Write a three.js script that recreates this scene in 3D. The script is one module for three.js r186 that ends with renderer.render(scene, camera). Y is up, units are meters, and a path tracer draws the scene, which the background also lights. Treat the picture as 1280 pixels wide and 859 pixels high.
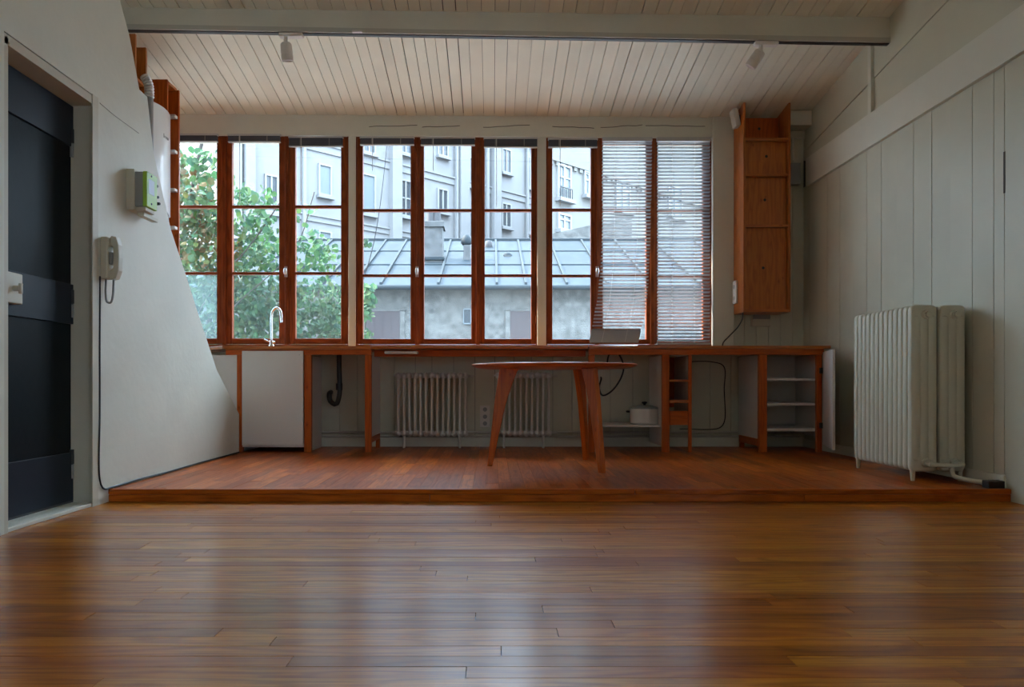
import * as THREE from 'three';
import { RoundedBoxGeometry } from 'three/addons/geometries/RoundedBoxGeometry.js';
import { mergeGeometries, toCreasedNormals } from 'three/addons/utils/BufferGeometryUtils.js';

// ---------------------------------------------------------------- camera, sky, exposure
// Depths are written as Z (metres in front of the camera), world z = -Z. y = 0 is the lower floor.
const EYE = 0.67, F = 950, CX = 615, CY = 478;
const scene = new THREE.Scene();
const camera = new THREE.PerspectiveCamera(2 * Math.atan(429.5 / F) * 180 / Math.PI, 1280 / 859, 0.05, 300);
camera.position.set(0, EYE, 0);
camera.lookAt(0, EYE, -10);
camera.setViewOffset(1280, 859, 640 - CX, 429.5 - CY, 1280, 859);   // shift lens: verticals stay upright
{ // overcast sky, the same all round: (1 + 2 sin h) / 3 of the zenith brightness at height h
  const W = 64, H = 64, d = new Float32Array(W * H * 4);
  for (let y = 0; y < H; y++) for (let x = 0; x < W; x++) {
    const l = (1 + 2 * Math.max(0, Math.sin(((y + 0.5) / H - 0.5) * Math.PI))) / 3, o = (y * W + x) * 4;
    d[o] = 0.67 * l; d[o + 1] = 0.87 * l; d[o + 2] = 1.07 * l; d[o + 3] = 1;
  }
  const t = new THREE.DataTexture(d, W, H, THREE.RGBAFormat, THREE.FloatType);
  t.mapping = THREE.EquirectangularReflectionMapping; t.magFilter = THREE.LinearFilter; t.needsUpdate = true;
  scene.background = t;
}
scene.backgroundIntensity = 25.5;
{ // veiled sun from the left, almost along the window wall: it reaches the worktop, the window reveals and the side of the wall shelf only
  const az = 12 * Math.PI / 180, el = 43 * Math.PI / 180, sun = new THREE.DirectionalLight(new THREE.Color().setRGB(1.0, 0.90, 0.74), 34);
  sun.target.position.set(0, 1, -7);
  sun.position.set(-30 * Math.cos(el) * Math.cos(az), 1 + 30 * Math.sin(el), -7 - 30 * Math.cos(el) * Math.sin(az));
  sun.castShadow = true; sun.shadow.mapSize.set(4096, 4096); sun.shadow.bias = -0.0004; sun.shadow.radius = 2;
  Object.assign(sun.shadow.camera, { left: -14, right: 14, top: 14, bottom: -14, near: 1, far: 80 });
  scene.add(sun, sun.target);
}
const renderer = new THREE.WebGLRenderer({ antialias: true });
renderer.toneMapping = THREE.LinearToneMapping;
renderer.toneMappingExposure = 1.02;
renderer.shadowMap.enabled = true;

// ---------------------------------------------------------------- helpers
const PX = (px, Z) => (px - CX) * Z / F;               // metres sideways of a point seen at column px, Z away
const PY = (py, Z) => EYE + (CY - py) * Z / F;         // metres above the lower floor
let seed = 12345;
const rnd = () => { seed = (seed * 1664525 + 1013904223) >>> 0; return seed / 4294967296; };
const rr = (a, b) => a + (b - a) * rnd();
const ceilY = (x, Z) => 3.14 - 0.0066 * x + (7.1 - Z) * (0.155 - 0.004 * x);

function hash(x, y, s) { let h = (x * 374761393 + y * 668265263 + s * 1442695041) | 0; h = Math.imul(h ^ (h >>> 13), 1274126177); return ((h ^ (h >>> 16)) >>> 0) / 4294967296; }
function vnoise(x, y, s) {
  const ix = Math.floor(x), iy = Math.floor(y), fx = x - ix, fy = y - iy, u = fx * fx * (3 - 2 * fx), v = fy * fy * (3 - 2 * fy);
  const a = hash(ix, iy, s), b = hash(ix + 1, iy, s), c = hash(ix, iy + 1, s), d = hash(ix + 1, iy + 1, s);
  return (a + (b - a) * u) * (1 - v) + (c + (d - c) * u) * v;
}
const fbm = (x, y, s, n = 4) => { let t = 0, a = 0.5, k = 0; for (let i = 0; i < n; i++) { t += a * vnoise(x, y, s + i); k += a; x *= 2.03; y *= 2.03; a *= 0.5; } return t / k; };
function dataTex(w, h, f, srgb, sizeU, sizeV) {
  const d = new Uint8Array(w * h * 4);
  for (let y = 0; y < h; y++) for (let x = 0; x < w; x++) {
    const c = f(x / w, y / h), o = (y * w + x) * 4;
    for (let k = 0; k < 3; k++) d[o + k] = Math.max(0, Math.min(255, Math.round(c[k] * 255)));
    d[o + 3] = 255;
  }
  const t = new THREE.DataTexture(d, w, h, THREE.RGBAFormat);
  t.magFilter = THREE.LinearFilter; t.minFilter = THREE.LinearMipmapLinearFilter; t.generateMipmaps = true;
  t.wrapS = t.wrapT = THREE.MirroredRepeatWrapping;
  if (srgb) t.colorSpace = THREE.SRGBColorSpace;
  t.repeat.set(1 / sizeU, 1 / sizeV); t.needsUpdate = true;
  return t;
}
// grain runs along u; both colours sRGB 0..1
function woodTex(c1, c2, s, { ring = 5, fine = 90, knots = 0, contrast = 1 } = {}) {
  return dataTex(640, 256, (u, v) => {
    let warp = fbm(u * 3, v * 3, s) * 1.4 + fbm(u * 1.2, v * 9, s + 9) * 0.5, knot = 0;
    for (let k = 0; k < knots; k++) {
      const ku = hash(k, 3, s), kv = hash(k, 7, s), d = Math.hypot((u - ku) * 3.2, (v - kv) * 1.6);
      warp += 0.25 * Math.exp(-d * 14); knot = Math.max(knot, Math.exp(-d * d * 900));
    }
    const r = 0.5 + 0.5 * Math.sin((v * ring + warp * 2.2) * 6.283);
    const g = fbm(u * 5, v * fine, s + 20, 3), pores = Math.pow(fbm(u * 9, v * 150, s + 31, 2), 3);
    let t = (0.34 * Math.pow(r, 1.6) + 0.5 * g + 0.55 * pores - 0.12) * contrast + fbm(u * 2, v * 2, s + 40) * 0.3 - 0.1;
    t = Math.max(0, Math.min(1, t)); t = t + (1 - t) * knot * 0.9;
    return c1.map((a, k) => a + (c2[k] - a) * t);
  }, true, 1.2, 0.32);
}
const grey = (lo, hi, fu, fv, s, n = 4) => dataTex(256, 256, (u, v) => { const t = lo + (hi - lo) * fbm(u * fu, v * fv, s, n); return [t, t, t]; }, true, 1.6, 1.6);
const bumpTex = (fu, fv, s, n = 4) => dataTex(256, 256, (u, v) => { const t = fbm(u * fu, v * fv, s, n); return [t, t, t]; }, false, 1, 1);

const oak = woodTex([0.84, 0.58, 0.29], [0.52, 0.30, 0.11], 3, { ring: 4, contrast: 0.95 });
const oak2 = woodTex([0.80, 0.53, 0.26], [0.52, 0.29, 0.11], 57, { ring: 7, contrast: 0.85 });
const pine = woodTex([0.80, 0.50, 0.22], [0.55, 0.27, 0.08], 81, { ring: 6, knots: 3, contrast: 0.8 });
const frameWood = woodTex([0.62, 0.33, 0.14], [0.34, 0.14, 0.05], 111, { ring: 5, contrast: 0.9 });
const paintTex = grey(0.93, 1.0, 5, 5, 7), stuccoTex = grey(0.55, 1.0, 14, 14, 17, 5), zincTex = grey(0.78, 1.0, 4, 9, 27);
const wallBump = bumpTex(28, 28, 5), stuccoBump = bumpTex(60, 60, 15), floorBump = bumpTex(2.2, 40, 25);
floorBump.repeat.set(1, 1);
const floorRough = dataTex(256, 256, (u, v) => { const t = 0.8 + 0.14 * (fbm(u * 6, v * 30, 61) - 0.5); return [t, t, t]; }, false, 1.3, 0.9);

const M = (o) => new THREE.MeshStandardMaterial({ roughness: 0.6, ...o });
const MP = (o) => new THREE.MeshPhysicalMaterial({ roughness: 0.6, ...o });
const lin = (r, g, b) => new THREE.Color().setRGB(r, g, b);
const mats = {
  paintWarm: M({ color: lin(0.74, 0.725, 0.62), map: paintTex, roughness: 0.5, bumpMap: wallBump, bumpScale: 0.0012 }),
  paintBoard: M({ color: lin(0.63, 0.61, 0.48), map: paintTex, roughness: 0.42, bumpMap: wallBump, bumpScale: 0.0008 }),
  paintCeil: M({ color: lin(0.89, 0.88, 0.75), map: paintTex, roughness: 0.6 }),
  paintCeil2: M({ color: lin(0.86, 0.85, 0.72), map: paintTex, roughness: 0.6 }),
  gap: M({ color: lin(0.10, 0.09, 0.075), roughness: 0.9 }),
  trimCream: M({ color: lin(0.62, 0.585, 0.47), map: paintTex, roughness: 0.45 }),
  white: M({ color: lin(0.73, 0.68, 0.64), roughness: 0.4 }),
  whiteGloss: M({ color: lin(0.78, 0.79, 0.78), roughness: 0.22 }),
  radPaint: M({ color: lin(0.66, 0.64, 0.52), map: paintTex, roughness: 0.34 }),
  radSmall: M({ color: lin(0.70, 0.66, 0.62), roughness: 0.4 }),
  frame: MP({ specularIntensity: 0.4, color: lin(1.0, 0.86, 0.72), map: frameWood, roughness: 0.45 }),
  pine: M({ color: lin(0.88, 0.75, 0.55), map: pine, roughness: 0.38 }),
  pineRed: MP({ specularIntensity: 0.5, color: lin(0.95, 0.56, 0.32), map: pine, roughness: 0.42 }),
  counter: M({ color: lin(1.0, 0.86, 0.62), map: pine, roughness: 0.3 }),
  table: M({ color: lin(1.0, 0.66, 0.38), map: pine, roughness: 0.28 }),
  door: MP({ specularIntensity: 0.15, color: lin(0.008, 0.012, 0.015), roughness: 0.42, bumpMap: wallBump, bumpScale: 0.0006 }),
  doorBand: MP({ specularIntensity: 0.25, color: lin(0.017, 0.024, 0.036), roughness: 0.38 }),
  darkMetal: M({ color: lin(0.05, 0.05, 0.05), roughness: 0.45, metalness: 0.4 }),
  metal: M({ color: lin(0.62, 0.62, 0.62), roughness: 0.3, metalness: 0.9 }),
  chrome: M({ color: lin(0.85, 0.86, 0.88), roughness: 0.09, metalness: 1 }),
  duct: M({ color: lin(0.30, 0.30, 0.29), roughness: 0.45, metalness: 0.7 }),
  cableDull: MP({ specularIntensity: 0, color: lin(0.012, 0.012, 0.013), roughness: 0.9 }),
  black: M({ color: lin(0.018, 0.018, 0.018), roughness: 0.5 }),
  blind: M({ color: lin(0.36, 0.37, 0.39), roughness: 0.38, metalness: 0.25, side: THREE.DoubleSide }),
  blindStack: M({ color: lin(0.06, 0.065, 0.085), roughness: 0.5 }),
  blindRail: M({ color: lin(0.5, 0.5, 0.5), roughness: 0.4 }),
  cord: M({ color: lin(0.7, 0.7, 0.68), roughness: 0.7 }),
  greenPlastic: M({ color: lin(0.34, 0.58, 0.06), roughness: 0.35 }),
  greyPlastic: M({ color: lin(0.27, 0.28, 0.27), roughness: 0.5 }),
  screen: M({ color: lin(0.42, 0.50, 0.58), roughness: 0.2 }),
  beigePlastic: M({ color: lin(0.58, 0.54, 0.42), roughness: 0.4 }),
  enamel: M({ color: lin(0.72, 0.70, 0.66), roughness: 0.18 }),
  pipe: M({ color: lin(0.52, 0.49, 0.43), roughness: 0.45 }),
  facade: MP({ specularIntensity: 0.15, color: lin(0.168, 0.168, 0.172), map: paintTex, roughness: 0.85 }),
  facadeTrim: MP({ specularIntensity: 0.15, color: lin(0.158, 0.159, 0.163), roughness: 0.85 }),
  facadeBeige: MP({ specularIntensity: 0.15, color: lin(0.142, 0.138, 0.13), map: paintTex, roughness: 0.85 }),
  stucco: M({ color: lin(0.128, 0.124, 0.117), map: stuccoTex, roughness: 0.9, bumpMap: stuccoBump, bumpScale: 0.01 }),
  zinc: MP({ specularIntensity: 0.15, color: lin(0.018, 0.026, 0.033), map: zincTex, roughness: 0.65 }),
  zincSeam: MP({ specularIntensity: 0.15, color: lin(0.017, 0.022, 0.026), roughness: 0.65 }),
  chimney: M({ color: lin(0.085, 0.086, 0.088), map: stuccoTex, roughness: 0.9 }),
  clay: M({ color: lin(0.03, 0.03, 0.033), roughness: 0.9 }),
  shedDoor: M({ color: lin(0.028, 0.018, 0.02), roughness: 0.7 }),
  windowDark: M({ color: lin(0.03, 0.037, 0.045), roughness: 0.12 }),
  windowPale: M({ color: lin(0.095, 0.115, 0.13), roughness: 0.3 }),
  windowFrame: M({ color: lin(0.165, 0.167, 0.17), roughness: 0.6 }),
  paving: M({ color: lin(0.24, 0.24, 0.235), map: stuccoTex, roughness: 0.9 }),
  bark: M({ color: lin(0.03, 0.024, 0.02), roughness: 0.9 }),
};
const glass = new THREE.MeshPhysicalMaterial({ color: lin(0.97, 0.985, 0.99), transmission: 1, thickness: 0, roughness: 0.03, ior: 1.45, side: THREE.DoubleSide });
const glassHazy = new THREE.MeshPhysicalMaterial({ color: lin(0.80, 0.90, 0.93), transmission: 1, thickness: 0, roughness: 0.2, ior: 1.45, side: THREE.DoubleSide });
const glassDusty = new THREE.MeshPhysicalMaterial({ color: lin(0.93, 0.96, 0.97), transmission: 1, thickness: 0, roughness: 0.08, ior: 1.45, side: THREE.DoubleSide });
const leafMat = new THREE.MeshPhysicalMaterial({ color: 0xffffff, specularIntensity: 0.25, transmission: 0.4, thickness: 0, roughness: 0.95, side: THREE.DoubleSide });
const floorMats = [[oak, 1.0, 0.80, 0.24], [oak, 0.84, 0.63, 0.16], [oak2, 1.0, 0.80, 0.22], [oak2, 0.74, 0.53, 0.12], [oak, 1.0, 0.90, 0.32], [oak2, 0.90, 0.68, 0.18], [oak, 0.62, 0.44, 0.10]].map(([map, r, g, b], i) =>
  new THREE.MeshPhysicalMaterial({ map, color: lin(r, g, b), roughness: 0.44, roughnessMap: floorRough, bumpMap: floorBump, bumpScale: 0.00012, specularIntensity: 0.12, clearcoat: 0.64, clearcoatRoughness: 0.2 + 0.02 * (i % 3) }));
const platMats = [[oak, 0.84, 0.46, 0.20], [oak2, 0.70, 0.36, 0.15], [oak, 1.0, 0.60, 0.28], [oak2, 0.84, 0.46, 0.20], [oak, 0.62, 0.31, 0.12]].map(([map, r, g, b]) =>
  new THREE.MeshPhysicalMaterial({ map, color: lin(r, g, b), roughness: 0.42, roughnessMap: floorRough, bumpMap: floorBump, specularIntensity: 0.15, bumpScale: 0.0001, clearcoat: 0.22, clearcoatRoughness: 0.22 }));

// box projection of uv in metres, u along the grain axis ('x', 'y' or 'z'), shifted so that no two pieces repeat
function uvm(g, grain = 'y') {
  const p = g.attributes.position, n = g.attributes.normal, uv = new Float32Array(p.count * 2), ou = rnd() * 7, ov = rnd() * 5, gi = { x: 0, y: 1, z: 2 }[grain];
  const P = [0, 0, 0], N = [0, 0, 0];
  for (let i = 0; i < p.count; i++) {
    P[0] = p.getX(i); P[1] = p.getY(i); P[2] = p.getZ(i); N[0] = Math.abs(n.getX(i)); N[1] = Math.abs(n.getY(i)); N[2] = Math.abs(n.getZ(i));
    const a = N[0] >= N[1] && N[0] >= N[2] ? 0 : N[1] >= N[2] ? 1 : 2;
    const rest = [0, 1, 2].filter((k) => k !== a);
    const u = rest.includes(gi) ? gi : rest[0], v = rest.find((k) => k !== u);
    uv[i * 2] = P[u] + ou; uv[i * 2 + 1] = P[v] + ov;
  }
  g.setAttribute('uv', new THREE.BufferAttribute(uv, 2));
  return g;
}
const bx = (x0, x1, y0, y1, Z0, Z1, grain = 'y') => { const g = new THREE.BoxGeometry(x1 - x0, y1 - y0, Z1 - Z0); g.translate((x0 + x1) / 2, (y0 + y1) / 2, -(Z0 + Z1) / 2); return uvm(g, grain); };
const rb = (x0, x1, y0, y1, Z0, Z1, r = 0.004, grain = 'y', seg = 1) => { const g = new RoundedBoxGeometry(x1 - x0, y1 - y0, Z1 - Z0, seg, r); g.translate((x0 + x1) / 2, (y0 + y1) / 2, -(Z0 + Z1) / 2); return uvm(g.index ? g.toNonIndexed() : g, grain); };
const V = (x, y, Z) => new THREE.Vector3(x, y, -Z);
const tube = (pts, r, seg = 24, rad = 8, closed = false) => new THREE.TubeGeometry(new THREE.CatmullRomCurve3(pts, closed), seg, r, rad, closed);
function cyl(a, b, r0, r1 = r0, seg = 14) {
  const d = new THREE.Vector3().subVectors(b, a), g = new THREE.CylinderGeometry(r1, r0, d.length(), seg);
  g.applyQuaternion(new THREE.Quaternion().setFromUnitVectors(new THREE.Vector3(0, 1, 0), d.clone().normalize()));
  g.translate((a.x + b.x) / 2, (a.y + b.y) / 2, (a.z + b.z) / 2); return g;
}
const lathe = (pts, x, y, Z, seg = 32) => { const g = new THREE.LatheGeometry(pts.map(([r, h]) => new THREE.Vector2(r, h)), seg); g.translate(x, y, -Z); return g; };
const merge = (list) => mergeGeometries(list.map((g) => { g = g.index ? g.toNonIndexed() : g; for (const k of Object.keys(g.attributes)) if (!['position', 'normal', 'uv'].includes(k)) g.deleteAttribute(k); return g; }));
// polygon in the (Z, y) plane, extruded from x0 to x1
function prismX(pts, x0, x1, grain = 'y', bevel = 0) {
  const s = new THREE.Shape(pts.map(([Z, y]) => new THREE.Vector2(Z, y)));
  const g = new THREE.ExtrudeGeometry(s, { depth: x1 - x0 - 2 * bevel, bevelEnabled: bevel > 0, bevelSize: bevel, bevelThickness: bevel, bevelSegments: 1, bevelOffset: -bevel });
  g.rotateY(Math.PI / 2); g.translate(x0 + bevel, 0, 0);   // shape x (Z) becomes world -z
  return uvm(g, grain);
}
// polygon in plan (x, Z), extruded from y0 to y1
function prismY(pts, y0, y1, grain = 'x', bevel = 0) {
  const s = new THREE.Shape(pts.map(([x, Z]) => new THREE.Vector2(x, Z)));
  const g = new THREE.ExtrudeGeometry(s, { depth: y1 - y0 - 2 * bevel, bevelEnabled: bevel > 0, bevelSize: bevel, bevelThickness: bevel, bevelSegments: 1, bevelOffset: -bevel });
  g.rotateX(-Math.PI / 2); g.translate(0, y0 + bevel, 0);
  return uvm(g, grain);
}
// eight corners: bottom (x0,Z0) (x1,Z0) (x1,Z1) (x0,Z1), then the same on top
function hexa(c, grain = 'z') {
  const q = [[0, 1, 5, 4], [1, 2, 6, 5], [2, 3, 7, 6], [3, 0, 4, 7], [4, 5, 6, 7], [3, 2, 1, 0]], p = [];
  for (const [a, b, d, e] of q) for (const k of [a, b, d, a, d, e]) p.push(...c[k]);
  const g = new THREE.BufferGeometry(); g.setAttribute('position', new THREE.Float32BufferAttribute(p, 3)); g.computeVertexNormals();
  return uvm(g, grain);
}
const taken = new Map();
function numbered(n) { const k = taken.get(n) ?? 0; taken.set(n, k + 1); return k ? n + '_' + String(k).padStart(3, '0') : n; }
function part(parent, name, geo, mat, label) {
  const m = new THREE.Mesh(geo, mat); m.name = name; m.castShadow = m.receiveShadow = true; parent.add(m);
  if (label) m.userData.label = label;
  return m;
}
function thing(name, label, category, group) {
  const g = new THREE.Group(); g.name = numbered(name); g.userData = { label, category }; if (group) g.userData.group = group;
  scene.add(g); return g;
}
function single(name, geo, mat, label, category, group) {
  geo.computeBoundingBox(); const b = geo.boundingBox, c = [(b.min.x + b.max.x) / 2, b.min.y, (b.min.z + b.max.z) / 2];
  geo.translate(-c[0], -c[1], -c[2]);
  const m = new THREE.Mesh(geo, mat); m.name = numbered(name); m.castShadow = m.receiveShadow = true; m.position.set(...c);
  m.userData = { label, category }; if (group) m.userData.group = group; scene.add(m); return m;
}
function struct(name, label, category) { const g = thing(name, label, category); g.userData.kind = 'structure'; return g; }
// put a group's origin at its base
function settle(g) {
  const b = new THREE.Box3().setFromObject(g), c = [(b.min.x + b.max.x) / 2, b.min.y, (b.min.z + b.max.z) / 2];
  g.position.set(...c); for (const k of g.children) { k.position.x -= c[0]; k.position.y -= c[1]; k.position.z -= c[2]; }
  return g;
}

// ---------------------------------------------------------------- plan of the room
const XR = 2.91, XL = -2.15, XN = -3.12, ZB = 7.10, ZSTEP = 4.26, YP = 0.07, ZREAR = -5.0, SIDE = [-4.4, -0.9, 0.95, 2.42];

// lower floor
{
  const f = struct('floor', 'varnished oak strip floor of the lower room', 'floor');
  part(f, 'subfloor', bx(-2.3, 3.1, -0.2, -0.014, ZREAR, 4.4, 'x'), mats.gap);
  part(f, 'floor_field', bx(-2.3, 2.93, -0.02, 0, ZREAR, 1.02, 'x'), floorMats[0]);
  let row = 0;
  for (let Z = 1.02; Z < 4.27; Z += 0.07, row++) {
    let x = XL - 0.12 - rr(0, 0.9);
    while (x < XR) {
      const L = rr(0.75, 2.1), a = Math.max(x, -2.28), b = Math.min(x + L, 2.915);
      if (b - a > 0.03) {
        const g = bx(a + 0.001, b - 0.001, -0.012, 0, Z + 0.0009, Z + 0.0691, 'x');
        const m = part(f, 'floor_board', g, floorMats[Math.floor(rnd() * floorMats.length)]);
        g.translate(0, 0, Z + 0.035); m.position.z = -(Z + 0.035); m.position.y = rr(-0.0006, 0.0004); m.rotation.x = rr(-1, 1) * 0.0032;
      }
      x += L;
    }
  }
}
// raised platform
{
  const f = struct('floor_platform', 'raised platform floored with reddish oak strips', 'floor');
  part(f, 'platform_base', bx(XN - 0.1, 3.1, -0.2, YP - 0.013, ZSTEP + 0.03, 7.3, 'z'), mats.gap);
  for (let x = XL; x < XR; x += 0.0755) {
    let Z = ZSTEP + 0.03 - rr(0, 0.7);
    while (Z < 7.1) {
      const L = rr(0.55, 1.05), a = Math.max(Z, ZSTEP + 0.035), b = Math.min(Z + L, 7.11);
      if (b - a > 0.03) {
        const g = bx(x + 0.0006, Math.min(x + 0.0748, XR + 0.02), YP - 0.012, YP, a + 0.0006, b - 0.0006, 'z');
        const m = part(f, 'floor_board', g, platMats[Math.floor(rnd() * platMats.length)]);
        m.position.y = rr(-0.0005, 0.0004);
      }
      Z += L;
    }
  }
  part(f, 'alcove_floor', bx(XN, XL, YP - 0.012, YP, ZSTEP + 0.03, 7.11, 'z'), platMats[0]);
  part(f, 'nosing', rb(XL, 0.8, YP - 0.028, YP + 0.002, ZSTEP - 0.006, ZSTEP + 0.036, 0.006, 'x', 2), platMats[0]);
  part(f, 'nosing', rb(0.802, XR, YP - 0.028, YP + 0.002, ZSTEP - 0.006, ZSTEP + 0.036, 0.006, 'x', 2), platMats[0]);
  part(f, 'riser', rb(XL, -0.35, 0.0, YP - 0.029, ZSTEP, ZSTEP + 0.03, 0.003, 'x'), platMats[0]);
  part(f, 'riser', rb(-0.348, 1.75, 0.0, YP - 0.029, ZSTEP, ZSTEP + 0.03, 0.003, 'x'), platMats[0]);
  part(f, 'riser', rb(1.752, XR, 0.0, YP - 0.029, ZSTEP, ZSTEP + 0.03, 0.003, 'x'), platMats[0]);
}
// ceiling of painted boards, rising towards the camera
{
  const c = struct('ceiling', 'sloping ceiling of white painted tongue and groove boards', 'ceiling');
  const z0 = ZREAR - 0.2, z1 = 7.35, sl = (x0, x1, d0, d1) => { const q = []; for (const d of [d0, d1]) for (const [x, Z] of [[x0, z0], [x1, z0], [x1, z1], [x0, z1]]) q.push([x, ceilY(x, Z) + d, -Z]); return hexa(q, 'z'); };
  for (let i = 0; i < 16; i++) part(c, 'ceiling_deck', sl(XN - 0.15 + i * 0.391, XN - 0.15 + (i + 1) * 0.391, 0.026, 0.16), mats.gap);
  let x = XN - 0.1, k = 0;
  while (x < 2.96) {
    const w = rr(0.082, 0.104), gap = [0.003, 0.005, 0.0075, 0.004, 0.0055][Math.floor(rnd() * 5)], d = rr(-0.002, 0.002);
    part(c, 'ceiling_board', sl(x + gap, x + w, d, 0.02 + d), k % 4 === 1 ? mats.paintCeil2 : mats.paintCeil);
    x += w; k++;
  }
}
// beam across the room
{
  const y = (x) => 3.203 - (x - 0.07) * 0.0178;
  const q = (z0, z1, d0, top) => { const c = []; for (const t of [0, 1]) for (const [x, Z] of [[XN, z0], [2.93, z0], [2.93, z1], [XN, z1]]) c.push([x, t ? (top === null ? ceilY(x, Z) + 0.01 : y(x) + top) : y(x) + d0, -Z]); return hexa(c, 'x'); };
  const b = struct('beam_ceiling', 'painted timber beam spanning under the sloping ceiling', 'beam');
  part(b, 'beam_timber', q(5.56, 5.61, 0.002, null), mats.paintWarm);
  const t = thing('lighting_track', 'long grey lighting track along the lower edge of the beam', 'lighting track');
  part(t, 'track_cover', q(5.545, 5.56, 0.0, 0.034), M({ color: lin(0.50, 0.49, 0.42), roughness: 0.5 }));
  part(t, 'track_channel', q(5.562, 5.60, -0.005, 0.001), mats.black);
  settle(t);
}
// right wall: vertical boards, rail, slanted boards above
{
  const w = struct('wall_right', 'white painted wall of wide vertical boards', 'wall');
  const [sa, sb, s0, s1] = SIDE;
  part(w, 'wall_backing', prismX([[sb, -0.1], [7.35, -0.1], [7.35, 3.25], [sb, 4.65]], 2.935, 3.1), mats.gap);
  part(w, 'wall_backing', prismX([[ZREAR - 0.1, s1], [sb, s1], [sb, 4.65], [ZREAR - 0.1, 5.6]], 2.935, 3.1), mats.gap);
  part(w, 'wall_backing', bx(2.935, 3.1, -0.1, s0, ZREAR - 0.1, sb), mats.gap);
  part(w, 'wall_backing', bx(2.935, 3.1, s0, s1, ZREAR - 0.1, sa), mats.gap);
  const joints = [7.12, 6.98, 6.79, 6.6, 6.36, 6.135, 5.907, 5.683, 5.467, 5.249, 5.032, 4.825, 4.607, 4.41, 4.32, 4.1, 3.88, 3.66, 3.44, 3.2, 2.98, 2.76, 2.5, 2.28, 2.06, 1.8, 1.5];
  joints.forEach((a, i) => {
    if (!i) return;
    const g = [0.0013, 0.0028, 0.002][(i * 7) % 3], wide = Math.abs(joints[i - 1] - 4.32) < 0.01 ? 0.004 : 0;
    part(w, 'wall_board', bx(XR + (i % 3) * 0.001, 2.94, 0, 2.49, a + g, joints[i - 1] - g - wide, 'y'), mats.paintBoard);
  });
  for (const q of [[0, 2.49, sb, 1.5], [0, 2.49, ZREAR, sa], [0, s0, sa, sb], [s1, 2.49, sa, sb]]) part(w, 'wall_plain', bx(XR, 2.94, ...q), mats.paintBoard);
  part(w, 'board_slot', bx(XR - 0.0015, XR + 0.004, 1.745, 1.98, 4.308, 4.324), mats.gap, 'dark slot where the board edge is split');
  const up = (Z) => ceilY(2.91, Z), j1 = (Z) => 2.86 + (6.75 - Z) * 0.13;
  part(w, 'wall_board', prismX([[1.5, 2.744], [7.12, 2.744], [7.12, j1(7.12)], [5.82, j1(5.82)], [1.5, j1(1.5)]], XR + 0.004, 2.94, 'z'), mats.paintBoard);
  part(w, 'wall_board', prismX([[5.818, j1(5.818) + 0.004], [7.12, j1(7.12) + 0.004], [7.12, up(7.12) + 0.02], [5.818, up(5.818) + 0.02]], XR, 2.94, 'z'), mats.paintBoard);
  part(w, 'wall_board', prismX([[1.5, j1(1.5) + 0.004], [5.814, j1(5.814) + 0.004], [5.814, up(5.814) + 0.02], [1.5, up(1.5) + 0.02]], XR - 0.002, 2.94, 'z'), mats.paintBoard);
  part(w, 'wall_plain', prismX([[ZREAR, 2.49], [1.5, 2.49], [1.5, up(1.5) + 0.02], [ZREAR, up(ZREAR) + 0.02]], XR, 2.94), mats.paintBoard);
  part(w, 'batten', rb(2.885, 2.915, 2.70, up(5.82), 5.79, 5.84, 0.003), mats.paintWarm);
  const t = struct('trim_1', 'deep white painted rail running along the boarded wall', 'trim');
  part(t, 'rail', rb(2.882, 2.934, 2.47, 2.725, ZREAR, 6.99, 0.004, 'z'), mats.paintWarm);
  const b = struct('baseboard_right', 'low white skirting at the foot of the boarded wall', 'skirting');
  part(b, 'skirting', rb(2.895, 2.93, YP, YP + 0.075, 4.3, 7.09, 0.005, 'z'), mats.paintWarm);
}
// left wall: partition with its end cut on a slope, door opening
{
  const w = struct('wall_left', 'white plaster partition ending in a long slanted edge', 'wall');
  part(w, 'partition', prismX([[ZREAR, -0.05], [3.35, -0.05], [3.35, 2.22], [4.14, 2.22], [4.14, -0.05], [6.46, -0.05], [6.46, 0.40], [5.94, 0.764], [5.6, 1.13], [5.28, 1.486], [5.09, 1.69], [4.83, 2.12], [4.74, 2.45],
    [4.635, 2.455], [4.51, 2.72], [4.39, 2.88], [4.1, 3.27], [3.85, ceilY(XL, 3.85) + 0.01], [ZREAR, ceilY(XL, ZREAR) + 0.01]], -2.27, XL), mats.paintWarm);
  part(w, 'hall_wall', bx(-3.3, -2.27, -0.1, 4.9, 4.16, 4.3), mats.paintWarm);
  part(w, 'hall_wall', bx(-2.6, -2.45, -0.1, 4.9, ZREAR, 4.2), mats.paintWarm);
  const n = struct('wall_far_left', 'shadowed white wall of the boiler alcove', 'wall');
  part(n, 'alcove_wall', prismX([[3.9, -0.1], [7.35, -0.1], [7.35, 3.3], [3.9, 3.9]], XN - 0.15, XN), mats.paintWarm);
}
// wall behind the camera
{
  const w = struct('wall_rear', 'white wall closing the room opposite the window wall', 'wall');
  part(w, 'wall_panel', bx(-2.6, 3.1, -0.1, 6.2, ZREAR - 0.2, ZREAR), mats.paintWarm);
}
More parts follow.
